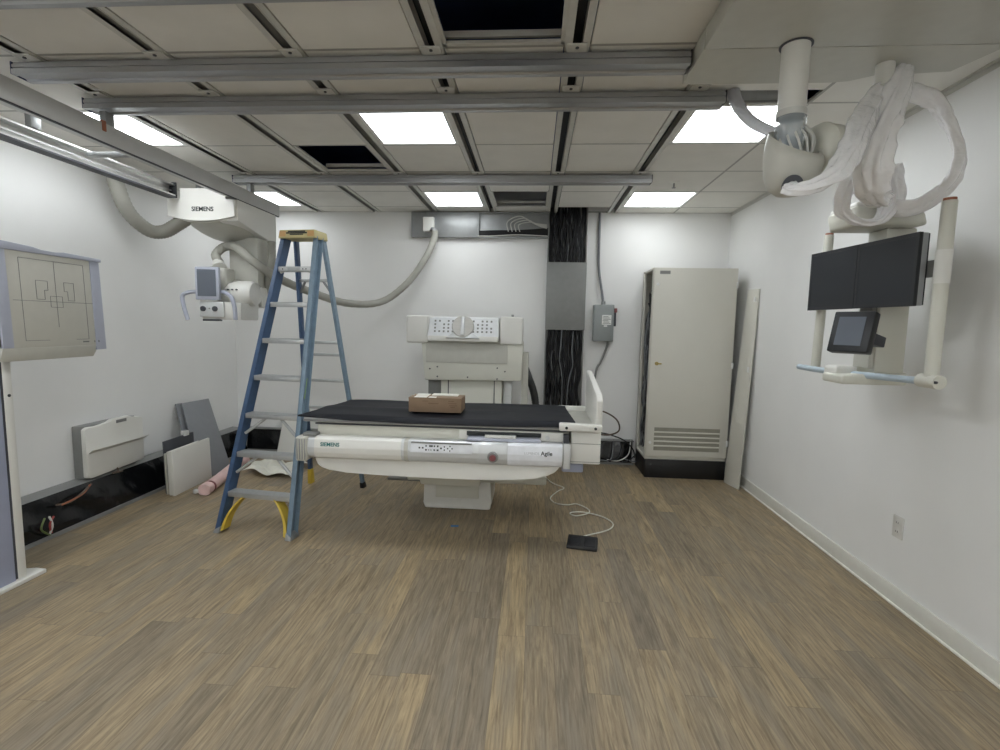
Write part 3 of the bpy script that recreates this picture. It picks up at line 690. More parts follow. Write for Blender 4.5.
# film holder
t = thing('film_holder', 'white wall-mounted cassette holder with carry handle on the left wall', 'cassette holder', (-3.24, 3.5, .285))
MB().box(XL + .001, -3.235, 3.315, 3.79, .27, .66, .006).build('back_box', 'steeld', t)
fr = [(3.30, .29), (3.33, .275), (3.79, .292), (3.83, .302), (3.83, .640), (3.80, .642), (3.775, .655), (3.72, .658), (3.69, .680), (3.54, .678), (3.505, .652), (3.41, .648), (3.33, .655), (3.30, .64)]
fp = MB().prism([(y, z) for y, z in fr], 'x', -3.235, -3.20, .006).build('front_plate', 'white', t)
MB().box(-3.2005, -3.197, 3.57, 3.665, .640, .664, .001).build('hand_slot', 'steeld', fp)
MB().slab([(-3.20, 3.32, .46), (-3.20, 3.82, .46), (-3.155, 3.835, .49), (-3.155, 3.31, .49)], (0, 0, .006)).build('shelf_lip', 'white', t)
MB().tube([(-3.21, 3.56, .295), (-3.18, 3.54, .275), (-3.19, 3.50, .267), (-3.18, 3.58, .26)], .006, 8, 6).build('cable_tail', 'copper', t)

# boards leaning / standing at the left
o = MB().slab([(-2.97, 4.20, .006), (-2.90, 4.53, .006), (-3.27, 4.77, .655), (-3.27, 4.385, .665)], (-.022, .006, -.006), .002).build('grey_board', 'board')
tag(o, 'large plain grey board leaning back against the left wall', 'board')
o = MB().slab([(-3.075, 4.225, .006), (-3.05, 4.33, .006), (-3.300, 4.43, .66), (-3.300, 4.345, .665)], (-.012, .004, -.004), .001).build('grey_board', 'board')
tag(o, 'narrow grey board edge behind the large leaning grey board', 'board')
def stand_panel(nm, x, y0, y1, z1, th, mt, label, cat='panel'):
    o = MB().slab([(x, y0, .001), (x - .02, y1, .001), (x - .03, y1, z1), (x - .01, y0, z1)], (-th, 0, 0), .002).build(nm, mt)
    return tag(o, label, cat)
stand_panel('white_panel', -2.905, 3.77, 4.27, .375, .02, 'white', 'square white panel standing frontmost in the floor stack by the left wall')
stand_panel('white_panel', -2.935, 3.785, 4.19, .365, .03, 'white', 'thicker white panel just behind the front square panel on the floor')
stand_panel('white_panel', -2.985, 3.80, 4.12, .345, .016, 'greyw', 'thin grey-white panel edge at the back left of the stack')
o = stand_panel('charcoal_panel', -3.012, 3.82, 4.21, .44, .012, 'charcoal', 'dark charcoal panel rising behind the white panels by the left wall')
o = MB().box(-3.062, -3.022, 4.07, 4.13, .43, .475, .004).build('clip', 'clear'); tag(o, 'small clear plastic clip on the top edge of the charcoal panel', 'clip')

# pink roll and plastic sheet
t = thing('pink_roll', 'rolled pale pink plastic film lying on the floor beside the white panels', 'roll', (-2.75, 4.2, 0))
MB().tube([(-2.69, 3.82, .045), (-2.72, 4.0, .048), (-2.78, 4.25, .048), (-2.86, 4.55, .045), (-2.90, 4.75, .04)], .045, 20, 8, crumple(21, .10, .95)).build('film', 'pink', t, sharp=1.4)
MB().tube([(-2.698, 3.90, .047), (-2.702, 3.915, .047)], .052, 20, 1).build('tie', 'red', t)
MB().tube([(-2.80, 3.86, .02), (-2.76, 3.83, .03), (-2.72, 3.86, .025), (-2.77, 3.92, .022)], .02, 12, 8, crumple(4, .3)).build('loose_end', 'clear', t, sharp=1.4)
def sheet(u, v):
    x = -2.72 + .46 * u; y = 4.40 + .42 * v - .08 * u
    z = .012 + .028 * abs(math.sin(5 * u + 4 * v)) + .03 * abs(math.sin(9 * u * v + 2)) * (1 - u) + .012 * math.sin(17 * u) * math.sin(13 * v)
    return (x + .03 * math.sin(8 * v), y + .03 * math.sin(9 * u), max(.004, z))
o = MB().grid(sheet, 40, 30, (0, 0, .002)).build('plastic_sheet', 'cloth', sharp=1.4)
tag(o, 'crumpled off-white plastic sheet on the floor behind the ladder', 'plastic sheet')
o = MB().slab([(-2.74, 5.07, .002), (-2.50, 4.99, .002), (-2.50, 5.22, .42), (-2.72, 5.22, .43)], (0, .012, 0), .001).build('white_panel', 'white')
tag(o, 'white panel leaning on the back wall, seen through the ladder', 'panel')

# ================================================================ STEP LADDER
A = math.radians(-7.0)
def lad(lx, ly, z):
    lx += .03 * z / 2.06
    return V((-1.862 + lx * math.cos(A) - ly * math.sin(A), 3.10 + lx * math.sin(A) + ly * math.cos(A), z))
HL = 2.075
def fy(z): return .58 * z / 2.1
def fw(z): return .285 - (.285 - .145) * z / 2.1
def ry(z): return 1.12 - (1.12 - .70) * z / 2.1
def rw(z): return .265 - (.265 - .125) * z / 2.1
t = thing('step_ladder', 'blue fibreglass step ladder with aluminium steps and tan top cap', 'ladder', lad(0, .5, 0))
for s in (-1, 1):
    z0, z1 = .0, HL
    web = MB()
    def q(lx, dy, z): return lad(s * (fw(z) + lx), fy(z) + dy, z)
    # C channel open to the outside: web + two flanges
    web.hexa([q(-.030, 0, z0), q(-.024, 0, z0), q(-.024, .085, z0), q(-.030, .085, z0), q(-.030, 0, z1), q(-.024, 0, z1), q(-.024, .085, z1), q(-.030, .085, z1)])
    web.hexa([q(-.030, 0, z0), q(.004, 0, z0), q(.004, .007, z0), q(-.030, .007, z0), q(-.030, 0, z1), q(.004, 0, z1), q(.004, .007, z1), q(-.030, .007, z1)], .002)
    web.hexa([q(-.030, .078, z0), q(.004, .078, z0), q(.004, .085, z0), q(-.030, .085, z0), q(-.030, .078, z1), q(.004, .078, z1), q(.004, .085, z1), q(-.030, .085, z1)], .002)
    r = web.build('front_rail', 'blue' if s < 0 else 'blue_lit', t)
    ft = MB().hexa([q(-.036, -.006, -.0), q(.010, -.006, -.0), q(.010, .092, -.0), q(-.036, .092, -.0), q(-.034, -.004, .045), q(.007, -.004, .02), q(.007, .09, .02), q(-.034, .09, .045)], .003).build('foot_pad', 'steel', r)
    # yellow boot curving up to the bottom step
    yb = MB(); rs = []
    for k in range(9):
        u = k / 8; z = .02 + .225 * u; off = .056 + .10 * u ** 2.2
        rs.append([lad(s * (fw(z) - off), fy(z) + .005, z), lad(s * (fw(z) - off + .022), fy(z) + .005, z - .01), lad(s * (fw(z) - off + .022), fy(z) + .075, z - .01), lad(s * (fw(z) - off), fy(z) + .075, z)])
    yb.rings(rs).build('boot', 'yellow', t)
    # rear rail
    rr = MB()
    def p(lx, dy, z): return lad(s * (rw(z) + lx), ry(z) + dy, z)
    rr.hexa([p(-.024, -.016, .0), p(0, -.016, .0), p(0, .03, .0), p(-.024, .03, .0), p(-.024, -.016, z1), p(0, -.016, z1), p(0, .03, z1), p(-.024, .03, z1)], .003)
    r2 = rr.build('rear_rail', 'blue' if s < 0 else 'blue_lit', t)
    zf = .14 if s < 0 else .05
    rb = MB().hexa([p(-.03, -.022, 0), p(.006, -.022, 0), p(.006, .036, 0), p(-.03, .036, 0), p(-.028, -.02, zf), p(.002, -.02, zf), p(.002, .034, zf), p(-.028, .034, zf)], .003).build('rear_foot', 'yellow' if s < 0 else 'plinth', r2)  # right foot coloured black for the shade under the table, left keeps its yellow
for k in range(1, 8):
    z = .263 * k; w_ = fw(z) - .030; y0 = fy(z) + .002
    st = MB()
    def c8(x0, x1, a0, a1, za, zb): return [lad(x0, y0 + a0, za), lad(x1, y0 + a0, za), lad(x1, y0 + a1, za), lad(x0, y0 + a1, za), lad(x0, y0 + a0, zb), lad(x1, y0 + a0, zb), lad(x1, y0 + a1, zb), lad(x0, y0 + a1, zb)]
    st.hexa(c8(-w_, w_, 0, .082, z + .002, z + .006)); st.hexa(c8(-w_, w_, 0, .004, z - .028, z + .006), .001); st.hexa(c8(-w_, w_, .078, .082, z - .025, z + .006))
    for j in range(6): st.hexa(c8(-w_, w_, .006 + .013 * j, .010 + .013 * j, z + .006, z + .0085))
    so = st.build('step', 'lalu', t)
    if k in (2, 3, 7):
        for s in (-1, 1):
            d1 = .17 if k != 7 else .06; d2 = .135 if k != 7 else .035
            MB().tube([lad(s * (w_ - d1), y0 + .035, z - .005), lad(s * (w_ - .004), y0 + .03 - .58 * d2 / 2.1, z - d2)], .0105, 10, 1).build('brace', 'lalu', so)
    if k == 7:
        MB().hexa([lad(-.055, y0 - .001, z - .022), lad(.045, y0 - .001, z - .022), lad(.045, y0, z - .022), lad(-.055, y0, z - .022), lad(-.055, y0 - .001, z), lad(.045, y0 - .001, z), lad(.045, y0, z), lad(-.055, y0, z)]).build('step_label', 'faint', so)
        for x in (-.095, .07, .095): MB().cyl(lad(x, y0 - .003, z - .01), lad(x, y0 + .001, z - .01), .005, n=8).build('rivet', 'charcoal', so)
for k, z in enumerate((.42, .72, .96, 1.18, 1.28, 1.77)):
    w_ = rw(z) - .01
    MB().hexa([lad(-w_, ry(z), z - .012), lad(w_, ry(z), z - .012), lad(w_, ry(z) + .02, z - .012), lad(-w_, ry(z) + .02, z - .012), lad(-w_, ry(z), z + .012), lad(w_, ry(z), z + .012), lad(w_, ry(z) + .02, z + .012), lad(-w_, ry(z) + .02, z + .012)], .003).build('rear_bar', 'lalu', t)
z = 1.77
for s in (-1, 1):
    MB().tube([lad(s * (rw(z) - .07), ry(z) + .008, z - .005), lad(s * (rw(1.67) - .022), ry(1.67) + .008, 1.68)], .010, 8, 1).build('rear_brace', 'steel', t)
for s in (-1, 1):
    z = .42
    MB().tube([lad(s * .03, ry(z) + .008, z + .12), lad(s * (rw(.25) - .02), ry(.25) + .008, .25)], .011, 8, 1).build('rear_brace', 'lalu', t)
cy0 = fy(HL) - .035
cap = MB().hexa([lad(-.150, cy0, HL - .015), lad(.150, cy0, HL - .015), lad(.150, cy0 + .185, HL - .015), lad(-.150, cy0 + .185, HL - .015),
                 lad(-.142, cy0 + .006, HL + .045), lad(.142, cy0 + .006, HL + .045), lad(.142, cy0 + .18, HL + .045), lad(-.142, cy0 + .18, HL + .045)], .006).build('top_cap', 'capy', t)
def capq(x0, x1, za, zb, e=.0012):
    def f(x, z): return lad(x, cy0 + .006 * (z - HL + .015) / .06 - e, z)
    return [f(x0, za), f(x1, za), f(x1, zb), f(x0, zb)]
MB().slab(capq(-.140, -.088, HL - .005, HL + .036), (0, .0012, 0)).slab(capq(.088, .140, HL - .005, HL + .036), (0, .0012, 0)).build('cap_label', 'orange', cap)
MB().slab(capq(-.07, .07, HL + .028, HL + .037), (0, .0012, 0)).slab(capq(-.085, .085, HL + .016, HL + .026), (0, .0012, 0)).slab(capq(-.055, .055, HL + .006, HL + .014), (0, .0012, 0)).build('cap_marks', 'ink', cap)
zl = .98
MB().hexa([lad(fw(zl) + .0045, fy(zl) + .0, zl - .07), lad(fw(zl) + .0055, fy(zl) + .0, zl - .07), lad(fw(zl) + .0055, fy(zl) + .006, zl - .07), lad(fw(zl) + .0045, fy(zl) + .006, zl - .07),
           lad(fw(zl + .14) + .012, fy(zl + .14), zl + .07), lad(fw(zl + .14) + .013, fy(zl + .14), zl + .07), lad(fw(zl + .14) + .013, fy(zl + .14) + .006, zl + .07), lad(fw(zl + .14) + .012, fy(zl + .14) + .006, zl + .07)]).build('rail_label', 'green', t)

# ================================================================ EXAMINATION TABLE
t = thing('xray_table', 'long white examination table with silver front bar and foot board', 'examination table', (-.6, 3.6, 0))
MB().prism([(-.95, .0), (-.95, .02), (-.84, .06), (-.84, .30), (-.30, .30), (-.30, .06), (-.29, .0)][::-1] if False else [(-.835, .0), (-.31, .0), (-.305, .05), (-.305, .30), (-.84, .30), (-.84, .05)], 'y', 3.76, 4.15, .02).build('pedestal', 'white', t)
MB().box(-.74, -.40, 3.74, 3.765, .10, .27, .004).build('pedestal_cover', 'cream', t)
MB().box(-.96, .12, 3.72, 4.0, .235, .30, .01).build('base_beam', 'cream', t)
MB().box(-.80, -.36, 3.45, 4.05, .29, .52, .02).build('lift_column', 'cream', t)
MB().box(-1.12, -.84, 3.73, 3.78, .225, .245, .003).build('floor_bracket', 'steeld', t)
MB().cyl((-1.20, 3.6, .43), (-1.20, 3.6, .50), .014, n=12).build('lug', 'charcoal', t)
# belly with rounded ends
bl = [(-1.43, .60), (-1.425, .545), (-1.41, .51), (-1.38, .488), (-1.33, .472), (-1.22, .463), (-1.0, .455), (-.75, .450), (-.50, .448), (-.25, .452), (-.10, .460), (.03, .473), (.10, .488), (.15, .512), (.18, .545), (.185, .60)]
MB().prism(bl, 'y', 3.125, 3.72, .012).build('belly_cover', 'white', t)
# front bar: rounded silver profile
def barprof(e=0): return [(3.19, .562 - e), (3.115, .560 - e), (3.085 - e, .578 - e), (3.072 - e, .605), (3.070 - e, .640), (3.082 - e, .690 + e), (3.10, .705 + e), (3.19, .705 + e)]
fb = MB().prism(barprof(), 'x', -1.455, .198, .002).build('front_bar', 'silver', t)
MB().prism(barprof(.003), 'x', -1.405, -.835, .001).build('bar_panel', 'white', fb)
MB().prism(barprof(.004), 'x', -.815, -.79, .001).build('bar_seam', 'greyw', fb)
cp = MB().slab([(-.772, 3.0655, .632), (-.375, 3.0655, .632), (-.375, 3.0775, .690), (-.772, 3.0775, .690)], (0, .01, 0), .001).build('control_panel', 'panelw', fb)
bt = MB()
for (x, z, w_, h_) in ((-.83, 0, .012, .010), (-.80, 0, .012, .010), (-.77, .012, .012, .008), (-.77, -.012, .012, .010), (-.735, .012, .013, .011), (-.718, .012, .013, .011), (-.745, -.012, .008, .006), (-.725, -.012, .008, .006),
                       (-.695, .012, .010, .010), (-.665, .012, .011, .011), (-.695, -.012, .012, .009), (-.665, -.012, .014, .010), (-.635, 0, .012, .010), (-.605, .010, .009, .009), (-.605, -.010, .009, .009), (-.575, 0, .009, .008), (-.535, 0, .009, .008), (-.555, .014, .008, .008), (-.555, -.014, .008, .008)):
    x = -.772 + (x + .912) * .713; w_ *= .9
    zc = .662 + z; yy = 3.0655 + (zc - .632) * .207 - .0012
    bt.slab([(x - w_ / 2, yy, zc - h_ / 2), (x + w_ / 2, yy, zc - h_ / 2), (x + w_ / 2, yy + .001, zc + h_ / 2), (x - w_ / 2, yy + .001, zc + h_ / 2)], (0, .002, 0))
o = bt.build('buttons', 'ink', cp)
MB().box(-.768, -.378, 3.072, 3.09, .690, .697).build('panel_lip', 'steeld', fb)
MB().prism(barprof(.003), 'x', -.335, -.16, .001).build('bar_middle', 'silver', fb)
MB().cyl((-.243, 3.052, .618), (-.243, 3.07, .618), .030, .036, n=28).build('stop_button_ring', 'steeld', fb)
MB().cyl((-.243, 3.040, .618), (-.243, 3.053, .618), .021, n=28, bev=.004).build('stop_button', 'red', fb)
pp = MB().prism(barprof(.004), 'x', -.15, .192, .001).build('name_panel', 'panelw', fb)
text('lettering', 'SIEMENS', .034, (-1.30, 3.0702, .660), (1, 0, 0), (0, .2, 1), 'teal', fb, 1.0, .0008)
text('lettering', 'Agile', .036, (.095, 3.0685, .652), (1, 0, 0), (0, .2, 1), 'ink', fb, 1.0, .0008)
text('lettering', 'LUMINOS', .022, (.002, 3.0685, .650), (1, 0, 0), (0, .2, 1), 'faint', fb)
ec = MB().box(-1.525, -1.45, 3.055, 3.20, .548, .708, .012, 3).build('bar_end_cap', 'greyw', t)
for k in range(4): MB().box(-1.515 + .017 * k, -1.508 + .017 * k, 3.0515, 3.057, .56, .695, .001).build('rib', 'steel', ec)
MB().box(-1.49, -1.40, 3.09, 3.16, .705, .728, .006).build('cap_lever', 'steeld', t)
MB().box(.20, .245, 3.08, 3.25, .555, .715, .004).build('bar_end_block', 'silver', t)
# upper body and top
MB().box(-1.42, .235, 3.16, 3.72, .70, .795, .006).build('upper_body', 'cream', t)
MB().box(-1.50, .25, 3.13, 3.80, .795, .828, .006).build('table_top', 'silver', t)
MB().box(-1.50, .245, 3.122, 3.132, .800, .812, .001).build('accessory_rail', 'steel', t)
MB().box(-1.43, .235, 3.15, 3.162, .776, .786, .001).build('seam_strip', 'charcoal', t)
tr = MB().box(-.47, .215, 3.148, 3.162, .713, .772, .002).build('recess_panel', 'white', t)
MB().box(-.42, .06, 3.138, 3.150, .738, .765, .002).build('slot', 'dark', tr)
MB().hexa([(-.42, 3.10, .712), (.06, 3.10, .712), (.06, 3.148, .712), (-.42, 3.148, .712), (-.41, 3.108, .732), (.05, 3.108, .732), (.05, 3.148, .738), (-.41, 3.148, .738)], .004).build('tray_grip', 'lav', tr)
MB().box(-.30, -.10, 3.105, 3.14, .732, .748, .002).build('tray_label', 'label', tr)
MB().cyl((.10, 3.138, .738), (.10, 3.15, .738), .014, n=16).build('latch', 'silver', tr)
# right end
eb = MB().box(.25, .438, 3.14, 3.62, .575, .79, .008).build('end_box', 'white', t)
MB().box(.248, .440, 3.138, 3.62, .706, .709).box(.248, .440, 3.138, 3.62, .588, .591).build('end_box_seam', 'steeld', eb)
MB().box(.20, .235, 3.10, 3.14, .715, .77, .003).build('cable_clip', 'charcoal', t)
MB().box(.20, .34, 3.2, 3.6, .50, .56, .01).build('under_bracket', 'lavd', t)
# foot board: side arms and the upright board
fbd = MB().prism([(3.11, .805), (3.78, .805), (3.80, .84), (3.80, 1.10), (3.76, 1.125), (3.30, 1.045), (3.16, 1.03), (3.11, .99)], 'x', .40, .438, .008).build('foot_board', 'white', t)
MB().hexa([(.17, 3.085, .795), (.438, 3.085, .795), (.438, 3.14, .795), (.17, 3.14, .795), (.17, 3.085, .845), (.438, 3.085, .84), (.438, 3.14, .84), (.17, 3.14, .845)], .01).build('foot_board_arm', 'white', t)
MB().box(.19, .43, 3.76, 3.82, .80, .845, .008).build('foot_board_arm', 'white', t)
for x in (.215, .395): MB().cyl((x, 3.08, .818), (x, 3.09, .818), .009, n=12).build('screw', 'ink', t)
MB().box(.25, .40, 3.14, 3.76, .795, .812, .003).build('foot_shelf', 'greyw', t)

# mat on the table
def matf(u, v):
    x0 = -1.53 + .02 * math.sin(3 * v); x1 = .275 - .03 * v
    x = x0 + (x1 - x0) * u
    if u < .12: x = x + (.12 - u) / .12 * (.10 * v)
    y = 3.118 + .662 * v
    z = .830 + .006 * max(0, math.sin(8 * u + 3 * v)) + .012 * math.exp(-((v - .45) / .10) ** 2) * (.6 + .4 * math.sin(5 * u)) + .010 * math.exp(-((v - 1) / .08) ** 2) * (.5 + .5 * math.sin(9 * u))
    if v < .03: z -= .024 * min(1, u * 5); y -= .004
    return (x, y, z)
o = MB().grid(matf, 90, 24, (0, 0, .010)).build('table_mat', 'mattress', sharp=1.2)
tag(o, 'black padded mat lying along the whole examination table', 'mat')

# cardboard box
t = thing('cardboard_box', 'brown cardboard box with white tape on the black table mat', 'box', (-.655, 3.36, .85))
zb0, zb1 = .856, .952
MB().box(-.835, -.478, 3.27, 3.47, zb0, zb1, .003).build('carton', 'tan', t)
MB().box(-.835, -.657, 3.268, 3.37, zb1, zb1 + .003).box(-.655, -.478, 3.268, 3.37, zb1, zb1 + .003).build('flap', 'tan', t)
MB().box(-.80, -.715, 3.275, 3.36, zb1 + .003, zb1 + .005).box(-.70, -.65, 3.275, 3.32, zb1 + .003, zb1 + .005).box(-.81, -.72, 3.38, 3.46, zb1 + .001, zb1 + .004).box(-.70, -.52, 3.385, 3.46, zb1 + .001, zb1 + .008).build('tape', 'tape', t)
pr = MB()
for z, x0, x1 in ((.93, -.74, -.70), (.915, -.70, -.63), (.932, -.565, -.525), (.917, -.565, -.51), (.903, -.56, -.505), (.892, -.55, -.52)): pr.box(x0, x1, 3.2688, 3.27, z, z + .005)
pr.build('print', 'tand', t)

# ================================================================ REAR EQUIPMENT STAND
t = thing('equipment_stand', 'white equipment stand with perforated silver head behind the table', 'equipment stand', (-.58, 4.7, 0))
MB().box(-.86, -.29, 4.57, 4.90, 0, .96, .008).build('column', 'cream', t)
for x in (-.79, -.36): MB().box(x - .004, x + .004, 4.566, 4.572, .25, .95).build('groove', 'charcoal', t)
bd = MB().hexa([(-1.0, 4.50, .935), (-.11, 4.50, .945), (-.11, 4.86, .945), (-1.0, 4.86, .935), (-1.03, 4.49, 1.30), (-.10, 4.49, 1.30), (-.10, 4.86, 1.30), (-1.03, 4.86, 1.30)], .01).build('body', 'cream', t)
MB().box(-.985, -.24, 4.486, 4.500, 1.10, 1.285, .003).build('upper_cover', 'greyw', bd)
for x, z in ((-.88, 1.06), (-.88, .97), (-.33, 1.06), (-.33, .96), (-.26, 1.03), (-.26, 1.22), (-.95, 1.04), (-.60, .97)): MB().cyl((x, 4.490, z), (x, 4.503, z), .007, n=10).build('screw', 'charcoal', bd)
MB().box(-.99, -.86, 4.62, 4.80, .74, .935, .004).build('side_bracket', 'steeld', t)
MB().box(-.11, -.05, 4.62, 4.80, .55, 1.20, .006).build('side_panel', 'greyw', t)
MB().box(-.28, -.20, 4.66, 4.8, 0, .94, .004).build('side_post', 'silver', t)
for x0, x1 in ((-1.165, -.955), (-.315, -.105)):
    hb = MB().box(x0, x1, 4.46, 4.80, 1.275, 1.525, .02, 3).build('end_block', 'white', t)
MB().cyl((-.20, 4.5, 1.525), (-.20, 4.5, 1.545), .012, n=12).build('pin', 'steel', t)
hd = MB().hexa([(-.955, 4.40, 1.335), (-.315, 4.40, 1.335), (-.315, 4.70, 1.30), (-.955, 4.70, 1.30), (-.94, 4.455, 1.505), (-.325, 4.455, 1.505), (-.325, 4.70, 1.52), (-.94, 4.70, 1.52)], .006).build('head_plate', 'perf', t)
MB().box(-.95, -.32, 4.395, 4.46, 1.30, 1.345, .005).build('head_ledge', 'white', t)
ht = MB()
def hp(x, z): return V((x, 4.40 + (z - 1.335) / .17 * .055 - .0015, z))
for cx in (-.79, -.485):
    for i in range(6):
        for j in range(4):
            if (i, j) in ((1, 1), (1, 2), (5, 2), (2, 3)) : continue
            x = cx - .10 + .04 * i - .0; z = 1.385 + .031 * j
            ht.slab([hp(x - .008, z - .008), hp(x + .008, z - .008), hp(x + .008, z + .008), hp(x - .008, z + .008)], (0, .0012, 0))
ht.build('perforations', 'steeld', hd)
kd = frame(hp(-.635, 1.425) + V((0, -.004, 0)), (1, 0, 0), V((0, .95, -.307)))
kn = MB(kd).cyl((0, -.03, 0), (0, .005, 0), .098, n=44, bev=.006).build('dial', 'plate', t)
MB(kd).box(-.016, .016, -.05, -.03, -.085, .085, .006).build('dial_bar', 'silver', kn)
MB(kd).hexa([(-.15, -.02, -.105), (.15, -.02, -.105), (.15, .01, -.105), (-.15, .01, -.105), (-.09, -.02, -.06), (.09, -.02, -.06), (.09, .01, -.06), (-.09, .01, -.06)], .004).build('dial_saddle', 'silver', kn)
h = MB().tube([(-.085, 4.98, 1.02), (-.05, 5.02, .93), (0, 5.06, .80), (.03, 5.10, .65), (.05, 5.15, .40), (.05, 5.2, .28)], .036, 18, 14, corrug(1, .12)).build('corrugated_hose', 'hosed', sharp=1.5)
tag(h, 'dark corrugated hose rising from the floor beside the equipment stand', 'hose')

# ================================================================ BACK WALL DUCTS
t = thing('wall_duct', 'flat steel cable duct along the top of the back wall, half open', 'cable duct', (-.6, YB - .03, 2.36))
yd = YB - .055
MB().box(-1.315, .115, YB - .012, YB - .002, 2.365, 2.615).box(-1.315, .115, yd, YB - .012, 2.355, 2.367).box(-1.315, .115, yd, YB - .012, 2.604, 2.616).box(-1.322, -1.312, yd, YB - .002, 2.355, 2.616).build('tray', 'steel', t)
MB().box(-1.31, -1.17, yd - .006, yd, 2.358, 2.612, .002).box(-1.169, -.605, yd - .008, yd - .001, 2.356, 2.614, .002).build('cover', 'steel', t)
cw = MB()
for k in range(9):
    z = 2.375 + .006 * k
    cw.tube([(-.62, yd + .02, z), (-.4, yd + .012, z + .006 * math.sin(k)), (-.2, yd + .02, z + .01), (.12, yd + .015, z + .004 * k)], .006, 8, 6)
o = cw.build('cables', 'cabd', t); o['kind'] = 'stuff'
for k in range(4):
    MB().tube([(-.30 + .04 * k, yd + .012, 2.42), (-.31 + .04 * k, yd + .004, 2.52 - .01 * k), (-.18 + .04 * k, yd, 2.575 - .02 * k), (-.05 + .02 * k, yd + .004, 2.51 - .01 * k), (.10, yd + .01, 2.49 - .012 * k)], .005, 8, 8).build('cable', 'cabw', t)
MB().tube([(-.62, yd - .004, 2.368), (-.45, yd - .008, 2.372), (-.2, yd - .006, 2.385), (.11, yd, 2.375)], .005, 8, 6).build('cable', 'cabw', t)

t = thing('junction_box', 'small white junction box on the wall duct where the hose ends', 'junction box', (-1.125, yd - .02, 2.41))
MB().box(-1.185, -1.07, yd - .075, yd - .008, 2.405, 2.55, .008).build('body', 'white', t)
MB().cyl((-1.06 - .01, 5.20, 2.40), (-1.065, 5.205, 2.43), .042, .03, n=20).build('fitting', 'steel', t)

t = thing('cable_riser', 'tall grey vertical cable duct on the back wall, open above and below', 'cable duct', (.313, YB - .04, .26))
yr = YB - .075
MB().box(.112, .514, YB - .012, YB - .002, .26, 2.90).box(.112, .122, yr, YB - .012, .26, 2.90).box(.504, .514, yr, YB - .012, .26, 2.90).build('tray', 'steeld', t)
MB().box(.108, .518, yr - .010, yr, 1.412, 2.108, .003).build('cover', 'steeld', t)
def cables(name, mt, n, z0, z1, seed, rad=.009, y0=yr + .005, y1=YB - .02):
    rnd = random.Random(seed); w = MB()
    for k in range(n):
        x = .13 + .365 * (k + .5) / n + rnd.uniform(-.01, .01); pts = []
        for q_ in range(8):
            z = z0 + (z1 - z0) * q_ / 7
            pts.append((min(.49, max(.135, x + rnd.uniform(-.022, .022))), rnd.uniform(y0 + .008, y1 - .008), z))
        w.tube(pts, rad * rnd.uniform(.7, 1.2), 7, 4)
    return w
for (z0, z1, sd) in ((2.09, 2.88, 1), (.27, 1.43, 2)):
    o = cables('black_cables', 'cabd', 40, z0, z1, sd).build('black_cables', 'cabd', t); o['kind'] = 'stuff'
    o = cables('grey_cables', 'cabg', 3, z0, z1, sd + 9, .004, yr + .01, yr + .04).build('grey_cables', 'cabg', t); o['kind'] = 'stuff'
for pts in ([(.285, yr, 1.42), (.278, yr - .006, 1.25), (.27, yr - .006, 1.1), (.30, yr - .004, .92), (.305, yr - .004, .70), (.31, yr, .3)],
            [(.405, yr, 1.40), (.395, yr - .006, 1.2), (.41, yr - .004, 1.05), (.375, yr - .006, .90), (.36, yr - .004, .7), (.35, yr, .3)]):
    MB().tube(pts, .0055, 8, 8).build('white_cable', 'cabg', t)

# disconnect switch
t = thing('disconnect_switch', 'grey metal electrical disconnect box on the back wall with conduit', 'electrical box', (.705, YB - .06, 1.30))
db = MB().box(.607, .812, YB - .115, YB - .002, 1.302, 1.680, .006).build('enclosure', 'disc', t)
MB().box(.612, .800, YB - .121, YB - .114, 1.308, 1.674, .003).build('door', 'disc', t)
sl = MB().box(.69, .785, YB - .1225, YB - .1205, 1.475, 1.575).build('warning_label', 'label', t)
g = MB()
for k in range(6): g.box(.698 + .004 * (k % 2), .778 - .012 * (k % 3), YB - .1235, YB - .122, 1.485 + .014 * k, 1.491 + .014 * k)
g.build('print', 'line', sl)
MB().box(.71, .745, YB - .1225, YB - .1205, 1.455, 1.468).build('small_label', 'label', t)
MB().box(.812, .835, YB - .11, YB - .05, 1.46, 1.60, .004).build('switch_lever', 'charcoal', t)
MB().box(.815, .842, YB - .12, YB - .07, 1.60, 1.645, .006).build('lever_grip', 'red', t)
MB().tube([(.640, YB - .02, 2.62), (.642, YB - .02, 2.3), (.65, YB - .022, 2.05), (.69, YB - .045, 1.80), (.705, YB - .06, 1.68)], .013, 12, 8).build('conduit', 'cabg', t)
MB().cyl((.705, YB - .06, 1.675), (.705, YB - .06, 1.715), .022, n=16).build('connector', 'steel', t)
MB().tube([(.765, YB - .06, 1.305), (.755, YB - .055, 1.23), (.70, YB - .04, 1.08), (.66, YB - .03, .98), (.62, YB - .03, .6), (.62, YB - .05, .27)], .012, 12, 8).build('lower_conduit', 'steeld', t)

# ================================================================ CABINET
t = thing('equipment_cabinet', 'tall cream metal equipment cabinet on a black plinth by the back wall', 'cabinet', (1.48, 5.04, 0))
x0, x1, y0, y1, zb, zt = 1.10, 1.866, 4.835, 5.27, .20, 2.015
MB().box(x0 + .004, x1 - .002, y0 - .012, y1, 0, zb - .018, .004).build('plinth', 'plinth', t)
MB().box(x0, x1, y0, y1, zb - .018, zb + .012, .003).box(x0, x1, y0, y1, zt - .02, zt, .003).box(x1 - .015, x1, y0, y1, zb, zt).box(x0, x1, y1 - .015, y1, zb, zt)\
    .box(x0, x0 + .02, y0, y0 + .035, zb, zt).box(x0, x0 + .02, y1 - .06, y1, zb, zt).build('frame', 'cab', t)
MB().box(x0 + .12, x1 - .02, y0 + .02, y1 - .02, zb + .02, zt - .03).build('rack', 'dark', t)
rnd = random.Random(5); w = MB()
